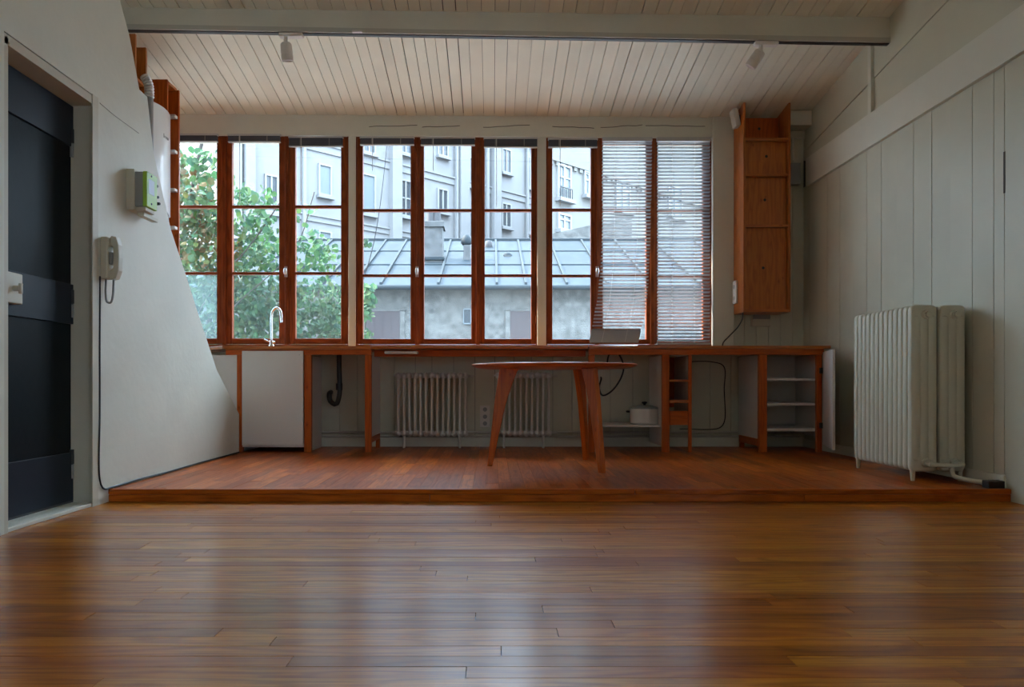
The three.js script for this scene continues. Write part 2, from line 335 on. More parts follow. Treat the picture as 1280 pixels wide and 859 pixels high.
// side window behind the camera: it lights the partition by the door and the surfaces that face the camera
{
  const win = struct('window_4', 'wooden side window in the boarded wall near the rear of the room', 'window'), [za, zb, y0, y1] = SIDE, n = 3, cw = (zb - za) / n;
  for (let i = 0; i < n; i++) {
    const z0 = za + i * cw, z1 = z0 + cw, d0 = 2.96, d1 = 3.01;
    const c = part(win, 'casement', merge([bx(d0, d1, y0, y1, z0, z0 + 0.05), bx(d0, d1, y0, y1, z1 - 0.05, z1), bx(d0, d1, y0, y0 + 0.06, z0, z1, 'z'), bx(d0, d1, y1 - 0.06, y1, z0, z1, 'z')]), mats.frame);
    part(c, 'pane', bx(2.984, 2.987, y0 + 0.06, y1 - 0.06, z0 + 0.05, z1 - 0.05), glass);
  }
}

// ---------------------------------------------------------------- window wall
const ZF = 7.10;                                        // front of the window frames
const groups = [
  { l: 203, r: 436, top: 168, bot: 431, glassTop: 175, glassBot: 423, m: [258, 341.5], g: [[212, 270.6], [290, 348.5], [369, 426]] },
  { l: 445, r: 671.5, top: 170, bot: 431, glassTop: 178, glassBot: 423.5, m: [262.5, 344.3], g: [[453.5, 513], [530, 589], [606, 664]] },
  { l: 682.5, r: 889, top: 172, bot: 431, glassTop: 180, glassBot: 424, m: [262, 344.7], g: [[690.6, 738.6], [754, 808], [823, 879]] },
];
{
  const w = struct('wall_back', 'window wall with white posts, lintel and boarded dado', 'wall');
  const xl = XN - 0.15, xr = 3.1, x = (p) => PX(p, ZF);
  part(w, 'lintel', hexa([[xl, 2.975, -(ZB - 0.035)], [xr, 2.94, -(ZB - 0.035)], [xr, 2.94, -7.33], [xl, 2.975, -7.33], [xl, 3.40, -(ZB - 0.035)], [xr, 3.36, -(ZB - 0.035)], [xr, 3.36, -7.33], [xl, 3.40, -7.33]].map((c) => c), 'x'), mats.paintWarm);
  for (const [p0, p1, y0, y1] of [[462, 522, 160, 158.5], [528, 575, 160.5, 159], [604, 662, 161, 158], [690, 742, 160, 161.5], [750, 802, 161, 158], [806, 880, 158.5, 159.5]]) {
    const pts = []; for (let i = 0; i <= 6; i++) { const t = i / 6; pts.push(V(x(p0 + (p1 - p0) * t), PY(y0 + (y1 - y0) * t + rr(-0.5, 0.5), ZB), ZB - 0.0345)); }
    part(w, 'crack', tube(pts, 0.0032, 18, 5), mats.gap, 'dark drying crack in the lintel');
  }
  part(w, 'dado_backing', bx(xl, xr, -0.1, 1.015, ZB + 0.015, 7.33), mats.gap);
  for (const [a, b] of [[xl, x(203)], [x(436), x(445)], [x(671.5), x(682.5)]]) part(w, 'post', rb(a, b, 0.98, 2.98, ZB - 0.02, 7.3, 0.004), mats.paintWarm);
  part(w, 'corner_post', rb(x(889), x(915.5), 0.98, 3.18, ZB - 0.05, 7.33, 0.004), mats.paintWarm);
  part(w, 'wall_fill', bx(x(915.5), xr, 0.9, 3.2, ZB + 0.015, 7.33), mats.gap);
  let a = -3.1;
  while (a < XR) { const b = Math.min(a + rr(0.15, 0.21), XR); part(w, 'dado_board', bx(a + 0.004, b, YP, 0.98, ZB, ZB + 0.02), mats.paintBoard); a = b; }
  a = x(915.5);
  while (a < XR) { const b = Math.min(a + 0.112, XR); part(w, 'wall_board', bx(a + 0.004, b, 0.98, 3.2, ZB, ZB + 0.02), mats.paintBoard); a = b; }
  part(w, 'sill', bx(x(203), x(889), 0.98, PY(431, ZF), ZF - 0.015, 7.33, 'x'), mats.frame);
  const b = struct('baseboard_back', 'painted skirting along the foot of the window wall', 'skirting');
  part(b, 'skirting', rb(-3.1, XR, YP, YP + 0.085, ZB - 0.018, ZB + 0.004, 0.004, 'x'), mats.paintWarm);
}
groups.forEach((G, gi) => {
  const w = struct('window_' + (gi + 1), ['wooden window of three casements overlooking the leafy tree', 'wooden window of three casements overlooking the zinc roof', 'wooden window partly covered by two lowered blinds'][gi], 'window');
  const x = (p) => PX(p, ZF), y = (p) => PY(p, ZF), yT = y(G.top), yB = y(G.bot), gT = y(G.glassTop), gB = y(G.glassBot), d0 = ZF, d1 = ZF + 0.055;
  part(w, 'frame_head', rb(x(G.l), x(G.r), yT - 0.02, yT + 0.02, d0, 7.2, 0.003, 'x'), mats.frame);
  const edges = [];
  G.g.forEach(([a, b], i) => {
    const L = i ? (G.g[i - 1][1] + a) / 2 : G.l, R = i < 2 ? (b + G.g[i + 1][0]) / 2 : G.r;
    edges.push([L, R]);
    const in0 = x(L) + (i ? 0.014 : 0.012), in1 = x(R) - (i < 2 ? 0.014 : 0.012), gx0 = x(a), gx1 = x(b);
    const c = part(w, 'casement', merge([rb(in0, gx0, yB + 0.006, yT - 0.02, d0 + 0.004, d1, 0.005), rb(gx1, in1, yB + 0.006, yT - 0.02, d0 + 0.004, d1, 0.005),
      rb(gx0 - 0.002, gx1 + 0.002, yB + 0.006, gB, d0 + 0.006, d1, 0.005, 'x'), rb(gx0 - 0.002, gx1 + 0.002, gT, yT - 0.02, d0 + 0.006, d1, 0.005, 'x')]), mats.frame);
    for (const m of G.m) part(c, 'glazing_bar', rb(gx0 - 0.002, gx1 + 0.002, y(m) - 0.013, y(m) + 0.013, d0 + 0.008, d1 - 0.004, 0.005, 'x'), mats.frame);
    const rows = [[gT, y(G.m[0]) + 0.012], [y(G.m[0]) - 0.012, y(G.m[1]) + 0.012], [y(G.m[1]) - 0.012, gB]];
    rows.forEach(([t, b2], k) => part(c, 'pane', bx(gx0 - 0.003, gx1 + 0.003, b2 - 0.003, t + 0.003, d0 + 0.034, d0 + 0.037), k === 2 && gi === 0 && i !== 1 ? (i === 0 ? glassHazy : glassDusty) : k === 2 ? glassDusty : glass,
      k === 2 && gi === 0 && i === 0 ? 'milky clouded glass pane' : undefined));
    if (i < 2) { const mx = x(R); part(w, 'mullion', rb(mx - 0.02, mx + 0.02, yB, yT - 0.02, d0 - 0.012, d1 + 0.03, 0.006), mats.frame); }
  });
  part(w, 'jamb', rb(x(G.l), x(G.l) + 0.012, yB, yT - 0.02, d0 - 0.004, 7.2, 0.002), mats.frame);
  part(w, 'jamb', rb(x(G.r) - 0.012, x(G.r), yB, yT - 0.02, d0 - 0.004, 7.2, 0.002), mats.frame);
  // espagnolette handle and hinges
  const hx = x(gi === 0 ? 358 : gi === 1 ? 521.5 : 746), hy = y(340);
  const h = part(w, 'handle', merge([rb(hx - 0.012, hx + 0.012, hy - 0.05, hy + 0.05, d0 - 0.02, d0 - 0.01, 0.003), lathe([[0, -0.03], [0.012, -0.025], [0.017, 0], [0.012, 0.025], [0, 0.03]], hx, hy, d0 - 0.045, 12), cyl(V(hx, hy, d0 - 0.045), V(hx, hy, d0 - 0.01), 0.006)]), mats.metal, 'tarnished metal handle');
  part(w, 'handle_rod', cyl(V(hx, yB + 0.05, d0 - 0.016), V(hx, yT - 0.08, d0 - 0.016), 0.0055, 0.0055, 8), mats.frame);
  for (const hp of [0.12, 0.5, 0.88]) for (const e of [x(G.l) + 0.01, x(G.r) - 0.01]) { const yy = yB + (yT - yB) * hp; part(w, 'hinge', cyl(V(e, yy - 0.035, d0 - 0.006), V(e, yy + 0.035, d0 - 0.006), 0.007, 0.007, 8), mats.frame); }
});

// ---------------------------------------------------------------- door
{
  const d = struct('door_1', 'dark blue panelled entrance door in a cream frame', 'door');
  const xf = -2.285, Z0 = 3.38, Z1 = 4.125;
  const leaf = part(d, 'door_leaf', rb(xf - 0.045, xf, 0.025, 2.165, Z0, Z1, 0.003), mats.door);
  for (const [a, b] of [[1.945, 2.165], [0.985, 1.2], [0.03, 0.29]]) part(leaf, 'door_rail', rb(xf - 0.002, xf + 0.014, a, b, Z0, Z1, 0.003, 'z'), mats.doorBand);
  // lining
  part(d, 'door_lining', bx(-2.34, -2.152, 0, 2.20, 4.125, 4.15), mats.trimCream);
  part(d, 'door_lining', bx(-2.34, -2.152, 0, 2.20, 3.345, 3.38), mats.trimCream);
  part(d, 'door_lining', bx(-2.34, -2.152, 2.17, 2.215, 3.345, 4.15), mats.trimCream);
  part(d, 'casing', rb(-2.155, -2.146, 0, 2.222, 4.085, 4.145, 0.002), mats.trimCream);
  part(d, 'threshold', rb(-2.35, -2.155, 0.0, 0.02, 3.36, 4.13, 0.004), mats.paintWarm);
  part(d, 'door_seal', bx(xf - 0.02, xf + 0.012, 0.02, 0.032, Z0, Z1), mats.darkMetal);
  for (const [a, b] of [[1.89, 2.04], [1.02, 1.17], [0.15, 0.306]]) {
    const h = part(d, 'hinge', cyl(V(xf + 0.012, (a + b) / 2, 4.112), V(xf + 0.012, b, 4.112), 0.011, 0.011, 10), mats.black, 'black door hinge');
    part(h, 'hinge_barrel', cyl(V(xf + 0.012, a, 4.112), V(xf + 0.012, (a + b) / 2 - 0.004, 4.112), 0.0095, 0.0095, 10), mats.greyPlastic);
  }
  const lock = part(d, 'lock_case', rb(xf + 0.012, xf + 0.045, 1.04, 1.185, 3.43, 3.63, 0.006), mats.beigePlastic, 'grey surface mounted lock case');
  part(lock, 'lock_knob', merge([cyl(V(xf + 0.045, 1.11, 3.56), V(xf + 0.075, 1.11, 3.56), 0.014, 0.014, 12), rb(xf + 0.07, xf + 0.085, 1.085, 1.135, 3.552, 3.568, 0.004)]), mats.beigePlastic);
  part(lock, 'lock_plate', rb(xf + 0.012, xf + 0.022, 1.07, 1.145, 3.645, 3.665, 0.003), mats.darkMetal);
}

// ---------------------------------------------------------------- worktop and cabinets
const ZC = 6.5;
const cx = (p) => PX(p, ZC), cy = (p) => PY(p, ZC);
{
  const a = thing('worktop', 'wooden worktop section over the white sink cabinet', 'worktop');
  part(a, 'top_board', prismY([[cx(278), ZC - 0.01], [cx(463.5), ZC - 0.01], [cx(463.5), 7.08], [-3.08, 7.08], [-3.08, 6.95], [-2.56, 6.75]], 0.952, 0.98, 'x', 0.002), mats.counter);
  part(a, 'apron_rail', rb(cx(282), cx(464), 0.905, 0.951, ZC, ZC + 0.03, 0.003, 'x'), mats.pineRed);
  settle(a);
  const b = thing('worktop', 'long thin wooden worktop over the two low radiators', 'worktop');
  part(b, 'top_board', rb(cx(464), cx(735), 0.955, 0.985, ZC - 0.004, 7.08, 0.003, 'x'), mats.counter);
  part(b, 'support_batten', rb(cx(464), cx(735), 0.895, 0.953, 6.66, 6.69, 0.003, 'x'), mats.pineRed);
  settle(b);
  const c = thing('worktop', 'wooden worktop section over the open shelf cabinets below the wall shelf', 'worktop');
  part(c, 'top_board', rb(cx(735.5), cx(1038), 0.958, 0.983, ZC - 0.012, 7.08, 0.003, 'x'), mats.counter);
  part(c, 'apron_rail', rb(cx(735.7), cx(1030), 0.905, 0.957, ZC, ZC + 0.03, 0.003, 'x'), mats.pineRed);
  settle(c);
}
const post = (p, name, a, b, y1 = 0.904, Z0 = ZC, y0 = YP) => part(p, name, rb(cx(a), cx(b), y0, y1, Z0, Z0 + 0.045, 0.003), mats.pineRed);
{
  const s = thing('sink_cabinet', 'sink cabinet with a white flat door and wooden posts', 'cabinet');
  post(s, 'post', 296, 303); post(s, 'post', 380, 389);
  const door = part(s, 'cabinet_door', rb(cx(303.3), cx(379.6), 0.132, 0.938, ZC - 0.02, ZC - 0.002, 0.002), mats.white, 'white laminate door');
  part(door, 'knob', lathe([[0, 0.008], [0.006, 0.006], [0.006, 0]].map((p) => p), cx(375), 0.90, ZC - 0.022, 10), mats.metal);
  part(s, 'side_panel', bx(cx(381), cx(384), YP, 0.90, ZC + 0.05, 7.045), mats.white);
  part(s, 'end_panel', rb(cx(262), cx(295.8), YP, 0.904, ZC + 0.012, ZC + 0.03, 0.002), mats.white);
  part(s, 'bottom_board', bx(cx(303), cx(380), 0.115, 0.131, ZC + 0.003, 7.045, 'x'), mats.white);
  part(s, 'side_panel', bx(cx(297), cx(300), YP, 0.90, ZC + 0.046, 7.045), mats.white);
  part(s, 'back_panel', bx(cx(300), cx(381), YP, 0.90, 7.03, 7.042), mats.white);
  settle(s);
  const c = thing('worktop_support', 'single wooden post with a pale side panel beside the low radiator', 'counter support');
  post(c, 'post', 456, 464);
  part(c, 'side_panel', bx(cx(464) - 0.022, cx(464) - 0.004, 0.20, 0.90, ZC + 0.046, 7.045), mats.white);
  part(c, 'bottom_rail', rb(cx(464) - 0.03, cx(464) - 0.002, 0.15, 0.198, ZC + 0.046, 7.04, 0.003, 'z'), mats.pineRed);
  part(c, 'rear_foot', rb(cx(464) - 0.035, cx(464), YP, 0.15, 6.98, 7.04, 0.003), mats.pineRed);
  settle(c);
  const d = thing('open_shelf_bay', 'open bay under the worktop with one low white shelf', 'cabinet');
  post(d, 'post', 735.7, 743.6); post(d, 'post', 828, 837);
  part(d, 'shelf', rb(cx(744), cx(827.5), 0.284, 0.30, ZC + 0.05, 7.04, 0.002, 'x'), mats.white, 'white shelf board');
  part(d, 'side_panel', bx(cx(828), cx(830), 0.12, 0.90, ZC + 0.046, 7.045), mats.white);
  part(d, 'shelf_cleat', rb(cx(744), cx(744) + 0.03, 0.245, 0.283, ZC + 0.05, 7.0, 0.003, 'z'), mats.pineRed);
  settle(d);
  const e = thing('narrow_shelf_unit', 'narrow open shelf unit with small wooden drawer', 'cabinet');
  part(e, 'post', rb(cx(861), cx(865), YP, 0.904, ZC + 0.005, ZC + 0.035, 0.003), mats.pineRed);
  for (const [a, b] of [[0.673, 0.694], [0.492, 0.519]]) part(e, 'shelf', rb(cx(837.3), cx(860.8), a, b, ZC + 0.006, 7.033, 0.002, 'x'), mats.pine);
  part(e, 'drawer', rb(cx(837.5), cx(860.6), 0.303, 0.424, ZC + 0.012, ZC + 0.05, 0.003, 'x'), mats.pineRed);
  part(e, 'back_panel', bx(cx(837), cx(865), 0.44, 0.90, 7.035, 7.045), mats.pineRed);
  part(e, 'side_panel', bx(cx(861.5), cx(863.5), 0.30, 0.90, ZC + 0.036, 7.045), mats.white);
  settle(e);
  const f = thing('shelf_cabinet', 'open cabinet with three pale shelves and its white door swung open', 'cabinet');
  post(f, 'post', 949, 959);
  part(f, 'post', rb(cx(1021.5), cx(1028), YP, 0.904, ZC + 0.005, ZC + 0.045, 0.003), mats.pineRed);
  part(f, 'side_panel', bx(cx(949), cx(951.5), 0.185, 0.904, ZC + 0.046, 7.045), mats.white, 'pale side panel');
  part(f, 'bottom_rail', rb(cx(949), cx(953), 0.12, 0.183, ZC + 0.046, 7.04, 0.003, 'z'), mats.pineRed);
  part(f, 'rear_foot', rb(cx(949), cx(954), YP, 0.12, 6.98, 7.03, 0.003), mats.pineRed);
  part(f, 'side_panel', bx(cx(1028) - 0.018, cx(1028), 0.2, 0.904, ZC + 0.046, 7.045), mats.white);
  part(f, 'back_panel', bx(cx(953), cx(1025), 0.24, 0.904, 7.03, 7.045), mats.white);
  for (const [a, b] of [[0.684, 0.704], [0.470, 0.490], [0.247, 0.272]]) part(f, 'shelf', rb(cx(952), cx(1025), a, b, ZC + 0.05, 7.028, 0.002, 'x'), mats.white);
  // door hinged on the right post, swung into the room
  const dr = part(f, 'cabinet_door', (() => { const g = new RoundedBoxGeometry(0.60, 0.785, 0.02, 1, 0.002); g.translate(-0.30, 0, 0); return g; })(), mats.white, 'white door standing open');
  dr.position.set(2.835, 0.535, -(ZC - 0.012)); dr.rotation.y = 73 * Math.PI / 180;
  for (const y of [0.77, 0.30]) part(f, 'hinge', rb(2.80, 2.832, y - 0.025, y + 0.025, ZC - 0.002, ZC + 0.02, 0.004), mats.darkMetal);
  settle(f);
}
single('under_counter_lamp', rb(-0.93, -0.64, 0.915, 0.94, 6.56, 6.64, 0.008, 'x', 2), mats.whiteGloss, 'slim white strip fitting under the long worktop', 'strip light');
// tap and drain
{
  const t = thing('kitchen_tap', 'chrome gooseneck tap standing behind the worktop edge', 'tap'), Z = 6.93, x = PX(339.5, Z);
  part(t, 'spout', tube([V(x, 0.98, Z), V(x, 1.15, Z), V(x, 1.27, Z), V(x + 0.012, 1.325, Z), V(x + 0.045, 1.352, Z), V(x + 0.078, 1.325, Z), V(x + 0.088, 1.27, Z), V(x + 0.09, 1.215, Z)], 0.0105, 48, 10), mats.chrome);
  part(t, 'base', lathe([[0, 0], [0.032, 0], [0.032, 0.012], [0.018, 0.03], [0.016, 0.07], [0, 0.07]], x, 0.9805, Z, 20), mats.chrome);
  part(t, 'lever', merge([cyl(V(x, 1.03, Z), V(x - 0.06, 1.06, Z - 0.03), 0.006), cyl(V(x, 1.03, Z), V(x + 0.035, 1.035, Z), 0.011)]), mats.chrome);
  settle(t);
  const p = thing('drain_trap', 'dark drain pipe with a bent trap hanging in the open bay', 'drain pipe'), Zd = 6.88, xd = PX(424, Zd);
  part(p, 'pipe', tube([V(xd, 0.95, Zd), V(xd, 0.80, Zd), V(xd, 0.55, Zd), V(xd - 0.03, 0.47, Zd), V(xd - 0.08, 0.50, Zd), V(xd - 0.09, 0.56, Zd), V(xd - 0.10, 0.58, Zd + 0.12)], 0.022, 40, 10), mats.black);
  part(p, 'trap_nut', cyl(V(xd, 0.60, Zd), V(xd, 0.66, Zd), 0.03, 0.03, 12), mats.black);
  settle(p);
}
// heating pipes along the dado
for (const [y, r, l] of [[0.205, 0.011, 'upper heating pipe running along the dado under the worktop'], [0.168, 0.011, 'lower heating pipe running along the dado under the worktop']])
  single('heating_pipe', cyl(V(-2.0, y, 7.06), V(2.86, y, 7.06), r, r, 8), mats.pipe, l, 'pipe', 'heating pipes');
single('cable', tube([V(1.75, 0.86, 7.085), V(2.05, 0.86, 7.085), V(2.16, 0.82, 7.085), V(2.165, 0.6, 7.085), V(2.165, 0.3, 7.085), V(2.12, 0.245, 7.085), V(1.75, 0.235, 7.085)], 0.005, 60, 6), mats.black, 'black cable bent round a rectangle on the dado boards', 'cable');
single('power_cord', tube([V(1.06, 0.80, 7.03), V(1.08, 0.93, 6.98), V(1.14, 0.945, 6.95), V(1.20, 0.82, 6.93), V(1.17, 0.70, 6.92), V(1.08, 0.58, 6.93), V(1.01, 0.55, 6.95), V(0.985, 0.62, 6.98), V(1.01, 0.70, 7.03), V(1.015, 0.72, 7.09)], 0.008, 70, 7), mats.black, 'looped black power cord hanging above the white pot', 'cord');
single('wall_socket', rb(0.985, 1.045, 0.70, 0.80, 7.075, 7.1, 0.004), mats.beigePlastic, 'small cream socket behind the looped black cord', 'socket');
// triple socket between the radiators
{
  const s = thing('triple_socket', 'tall plate of three round sockets between the low radiators', 'socket'), Z = 7.085;
  const x0 = PX(600, Z), x1 = PX(612.5, Z), y0 = PY(534, Z), y1 = PY(507, Z);
  part(s, 'plate', rb(x0, x1, y0, y1, Z, 7.1, 0.004), mats.radSmall);
  for (const p of [512, 521, 529.5]) part(s, 'socket_well', cyl(V((x0 + x1) / 2, PY(p, Z), Z - 0.004), V((x0 + x1) / 2, PY(p, Z), Z + 0.004), 0.02, 0.02, 16), mats.greyPlastic);
  settle(s);
}
// two low column radiators
function columnRadiator(px0, n, label, legs) {
  const r = thing('column_radiator', label, 'radiator', 'column radiators under the worktop'), Z = 6.96, x0 = PX(px0, Z), p = 0.0512, y0 = 0.172, y1 = 0.762;
  const col = () => merge([cyl(V(0, y0 + 0.03, -0.038), V(0, y1 - 0.03, -0.038), 0.0105, 0.0105, 10), cyl(V(0, y0 + 0.03, 0.038), V(0, y1 - 0.03, 0.038), 0.0105, 0.0105, 10), 
    ...[y0 + 0.032, y1 - 0.032].map((y) => { const g = new THREE.SphereGeometry(1, 12, 10); g.scale(0.0255, 0.031, 0.062); g.translate(0, y, 0); return g; }),
    ...[y0 + 0.032, y1 - 0.032].map((y) => cyl(V(-0.026, y, 0), V(0.026, y, 0), 0.021, 0.021, 10))]);
  const g = col();
  for (let i = 0; i < n; i++) { const c = part(r, 'column', g, mats.radSmall); c.position.set(x0 + i * p, 0, -Z); }
  for (const i of legs) for (const dz of [-0.03, 0.03]) part(r, 'leg', cyl(V(x0 + i * p, YP, Z + dz), V(x0 + i * p, y0 + 0.03, Z + dz), 0.009, 0.011, 8), mats.radSmall);
  const xe = x0 + (n - 1) * p;
  part(r, 'valve', merge([cyl(V(xe + 0.02, y1 - 0.035, Z), V(xe + 0.08, y1 - 0.035, Z), 0.01), cyl(V(xe + 0.06, y1 - 0.035, Z), V(xe + 0.06, y1 - 0.035, Z - 0.05), 0.014)]), mats.pipe);
  part(r, 'pipe_tail', cyl(V(xe + 0.02, y0 + 0.03, Z), V(xe + 0.075, y0 + 0.03, Z), 0.011), mats.pipe); part(r, 'pipe_tail', cyl(V(x0 - 0.02, y0 + 0.03, Z), V(x0 - 0.05, y0 + 0.03, Z), 0.014), mats.pipe);
  part(r, 'bleed_valve', cyl(V(x0 - 0.02, y1 - 0.03, Z), V(x0 - 0.045, y1 - 0.03, Z), 0.008), mats.metal);
  return settle(r);
}
columnRadiator(498, 13, 'wider low column radiator beside the single wooden post', [1, 11]);
columnRadiator(623, 10, 'narrower low column radiator partly behind the round table', [1, 8]);

// ---------------------------------------------------------------- large cast iron radiator banks
const sectionGeo = (w, h) => {
  const s = new THREE.Shape(), r = 0.035; s.moveTo(-w / 2 + r, 0); s.lineTo(w / 2 - r, 0); s.quadraticCurveTo(w / 2, 0, w / 2, r); s.lineTo(w / 2, h - r); s.quadraticCurveTo(w / 2, h, w / 2 - r, h); s.lineTo(-w / 2 + r, h); s.quadraticCurveTo(-w / 2, h, -w / 2, h - r); s.lineTo(-w / 2, r); s.quadraticCurveTo(-w / 2, 0, -w / 2 + r, 0);
  const g = new THREE.ExtrudeGeometry(s, { depth: 0.022, bevelEnabled: true, bevelSize: 0.012, bevelThickness: 0.012, bevelSegments: 3, bevelOffset: -0.012, curveSegments: 5 });
  g.translate(0, 0, -0.011);
  const list = [g];
  for (const k of [-1, 0, 1]) { const c = new THREE.CapsuleGeometry(0.022, h - 0.17, 4, 12); c.scale(1.05, 1, 0.36); for (const z of [-0.021, 0.021]) { const d = c.clone(); d.translate(k * w * 0.31, h / 2, z); list.push(d); } }
  return toCreasedNormals(uvm(merge(list), 'y'), 0.9);
};
function ironBank(xa, xb, label, side) {
  const r = thing('cast_iron_radiator', label, 'radiator'), w = xb - xa, y0 = 0.128, y1 = 1.139, n = 13, p = 0.0572, x = (xa + xb) / 2, g = sectionGeo(w, y1 - y0);
  for (let i = 0; i < n; i++) { const s = part(r, 'section', g, mats.radPaint); s.position.set(x, y0, -(4.625 + i * p)); }
  for (const y of [y0 + 0.055, y1 - 0.06]) part(r, 'plug', merge([cyl(V(x + 0.01, y, 4.61), V(x + 0.01, y, 4.585), 0.032, 0.026, 18), cyl(V(x + 0.01, y, 4.59), V(x + 0.01, y, 4.565), 0.02, 0.02, 6)]), mats.radPaint);
  for (const Z of [4.625, 4.625 + (n - 1) * p]) for (const s of [side]) part(r, 'foot', (() => { const f = new THREE.CylinderGeometry(0.017, 0.011, 0.07, 8); f.translate(x + s * (w / 2 - 0.022), YP + 0.035, -Z); return f; })(), mats.radPaint);
  return settle(r);
}
ironBank(2.538, 2.698, 'tall ribbed cast iron radiator bank on the room side', -1);
ironBank(2.712, 2.868, 'tall ribbed cast iron radiator bank next to the boarded wall', 1);
{
  const s = thing('radiator_pipe', 'cream pipe joining the two tall radiator banks', 'pipe'), y = 0.178;
  part(s, 'cross_pipe', merge([cyl(V(2.628, y, 4.565), V(2.628, y, 4.53), 0.017), cyl(V(2.80, y, 4.565), V(2.80, y, 4.53), 0.017), tube([V(2.61, y + 0.003, 4.535), V(2.70, y - 0.004, 4.53), V(2.76, y - 0.006, 4.53), V(2.815, y + 0.003, 4.535)], 0.0135, 20, 8)]), mats.radPaint);
  part(s, 'supply_pipe', tube([V(2.745, y - 0.003, 4.53), V(2.742, 0.145, 4.53), V(2.745, 0.115, 4.52), V(2.775, 0.10, 4.48), V(2.83, 0.092, 4.42), V(2.862, 0.09, 4.385)], 0.0135, 30, 8), mats.radPaint);
  part(s, 'pipe_collar', cyl(V(2.84, 0.091, 4.405), V(2.862, 0.09, 4.38), 0.017, 0.017, 10), mats.radPaint);
  settle(s);
}
single('floor_box', rb(2.80, 2.893, YP, YP + 0.042, 4.285, 4.345, 0.004), mats.black, 'small black plastic box at the foot of the boarded wall', 'box');

// ---------------------------------------------------------------- table and pot
{
  const t = thing('round_table', 'round wooden table on three tapering splayed legs', 'table'), x = 0.445, Z = 5.46, ty = 0.80;
  const top = part(t, 'tabletop', lathe([[0, -0.034], [0.50, -0.034], [0.555, -0.027], [0.585, -0.014], [0.59, -0.007], [0.588, -0.002], [0.582, 0], [0, 0]], x, ty, Z, 72), mats.table);
  { const g = top.geometry; top.geometry = uvm(toCreasedNormals(g, 0.6), 'x'); }
  for (const a of [180, -60, 60]) {
    const s = new THREE.Shape([[0.478, YP], [0.514, YP], [0.46, 0.55], [0.425, 0.768], [0.29, 0.768], [0.335, 0.66], [0.385, 0.50]].map(([r, y]) => new THREE.Vector2(r, y)));
    const g = new THREE.ExtrudeGeometry(s, { depth: 0.03, bevelEnabled: true, bevelSize: 0.006, bevelThickness: 0.006, bevelOffset: -0.006, bevelSegments: 2 });
    g.translate(0, 0, -0.015); uvm(g, 'y'); g.rotateY(a * Math.PI / 180); g.translate(0.48, 0, -Z);
    part(t, 'leg', g, mats.table);
  }
  settle(t);
  const p = thing('cooking_pot', 'white enamel pot with black handles on the low white shelf', 'pot'), px = 1.352, pZ = 6.74, y = 0.3005, r = 0.128;
  part(p, 'pot_body', lathe([[0, 0], [r - 0.012, 0], [r - 0.002, 0.008], [r, 0.02], [r, 0.132], [r + 0.004, 0.136], [r - 0.004, 0.137], [r - 0.006, 0.02], [0, 0.014]], px, y, pZ, 40), mats.enamel);
  const lid = part(p, 'lid', lathe([[r + 0.006, 0.137], [r + 0.006, 0.142], [r - 0.01, 0.148], [0.06, 0.165], [0, 0.168]], px, y, pZ, 40), mats.greyPlastic, 'dark rimmed lid');
  part(lid, 'lid_knob', lathe([[0, 0.166], [0.012, 0.166], [0.01, 0.178], [0.024, 0.184], [0.024, 0.196], [0, 0.2]], px, y, pZ, 20), mats.black);
  for (const s of [-1, 1]) { const g = new THREE.TorusGeometry(0.032, 0.009, 8, 16, Math.PI); g.rotateX(Math.PI / 2); g.rotateZ(0); g.rotateY(s > 0 ? Math.PI / 2 + 0.5 : -Math.PI / 2 + 0.5); g.translate(px + s * r * 0.88, y + 0.108, -pZ + (s > 0 ? 0.06 : -0.06)); part(p, 'handle', g, mats.black); }
  settle(p);
}

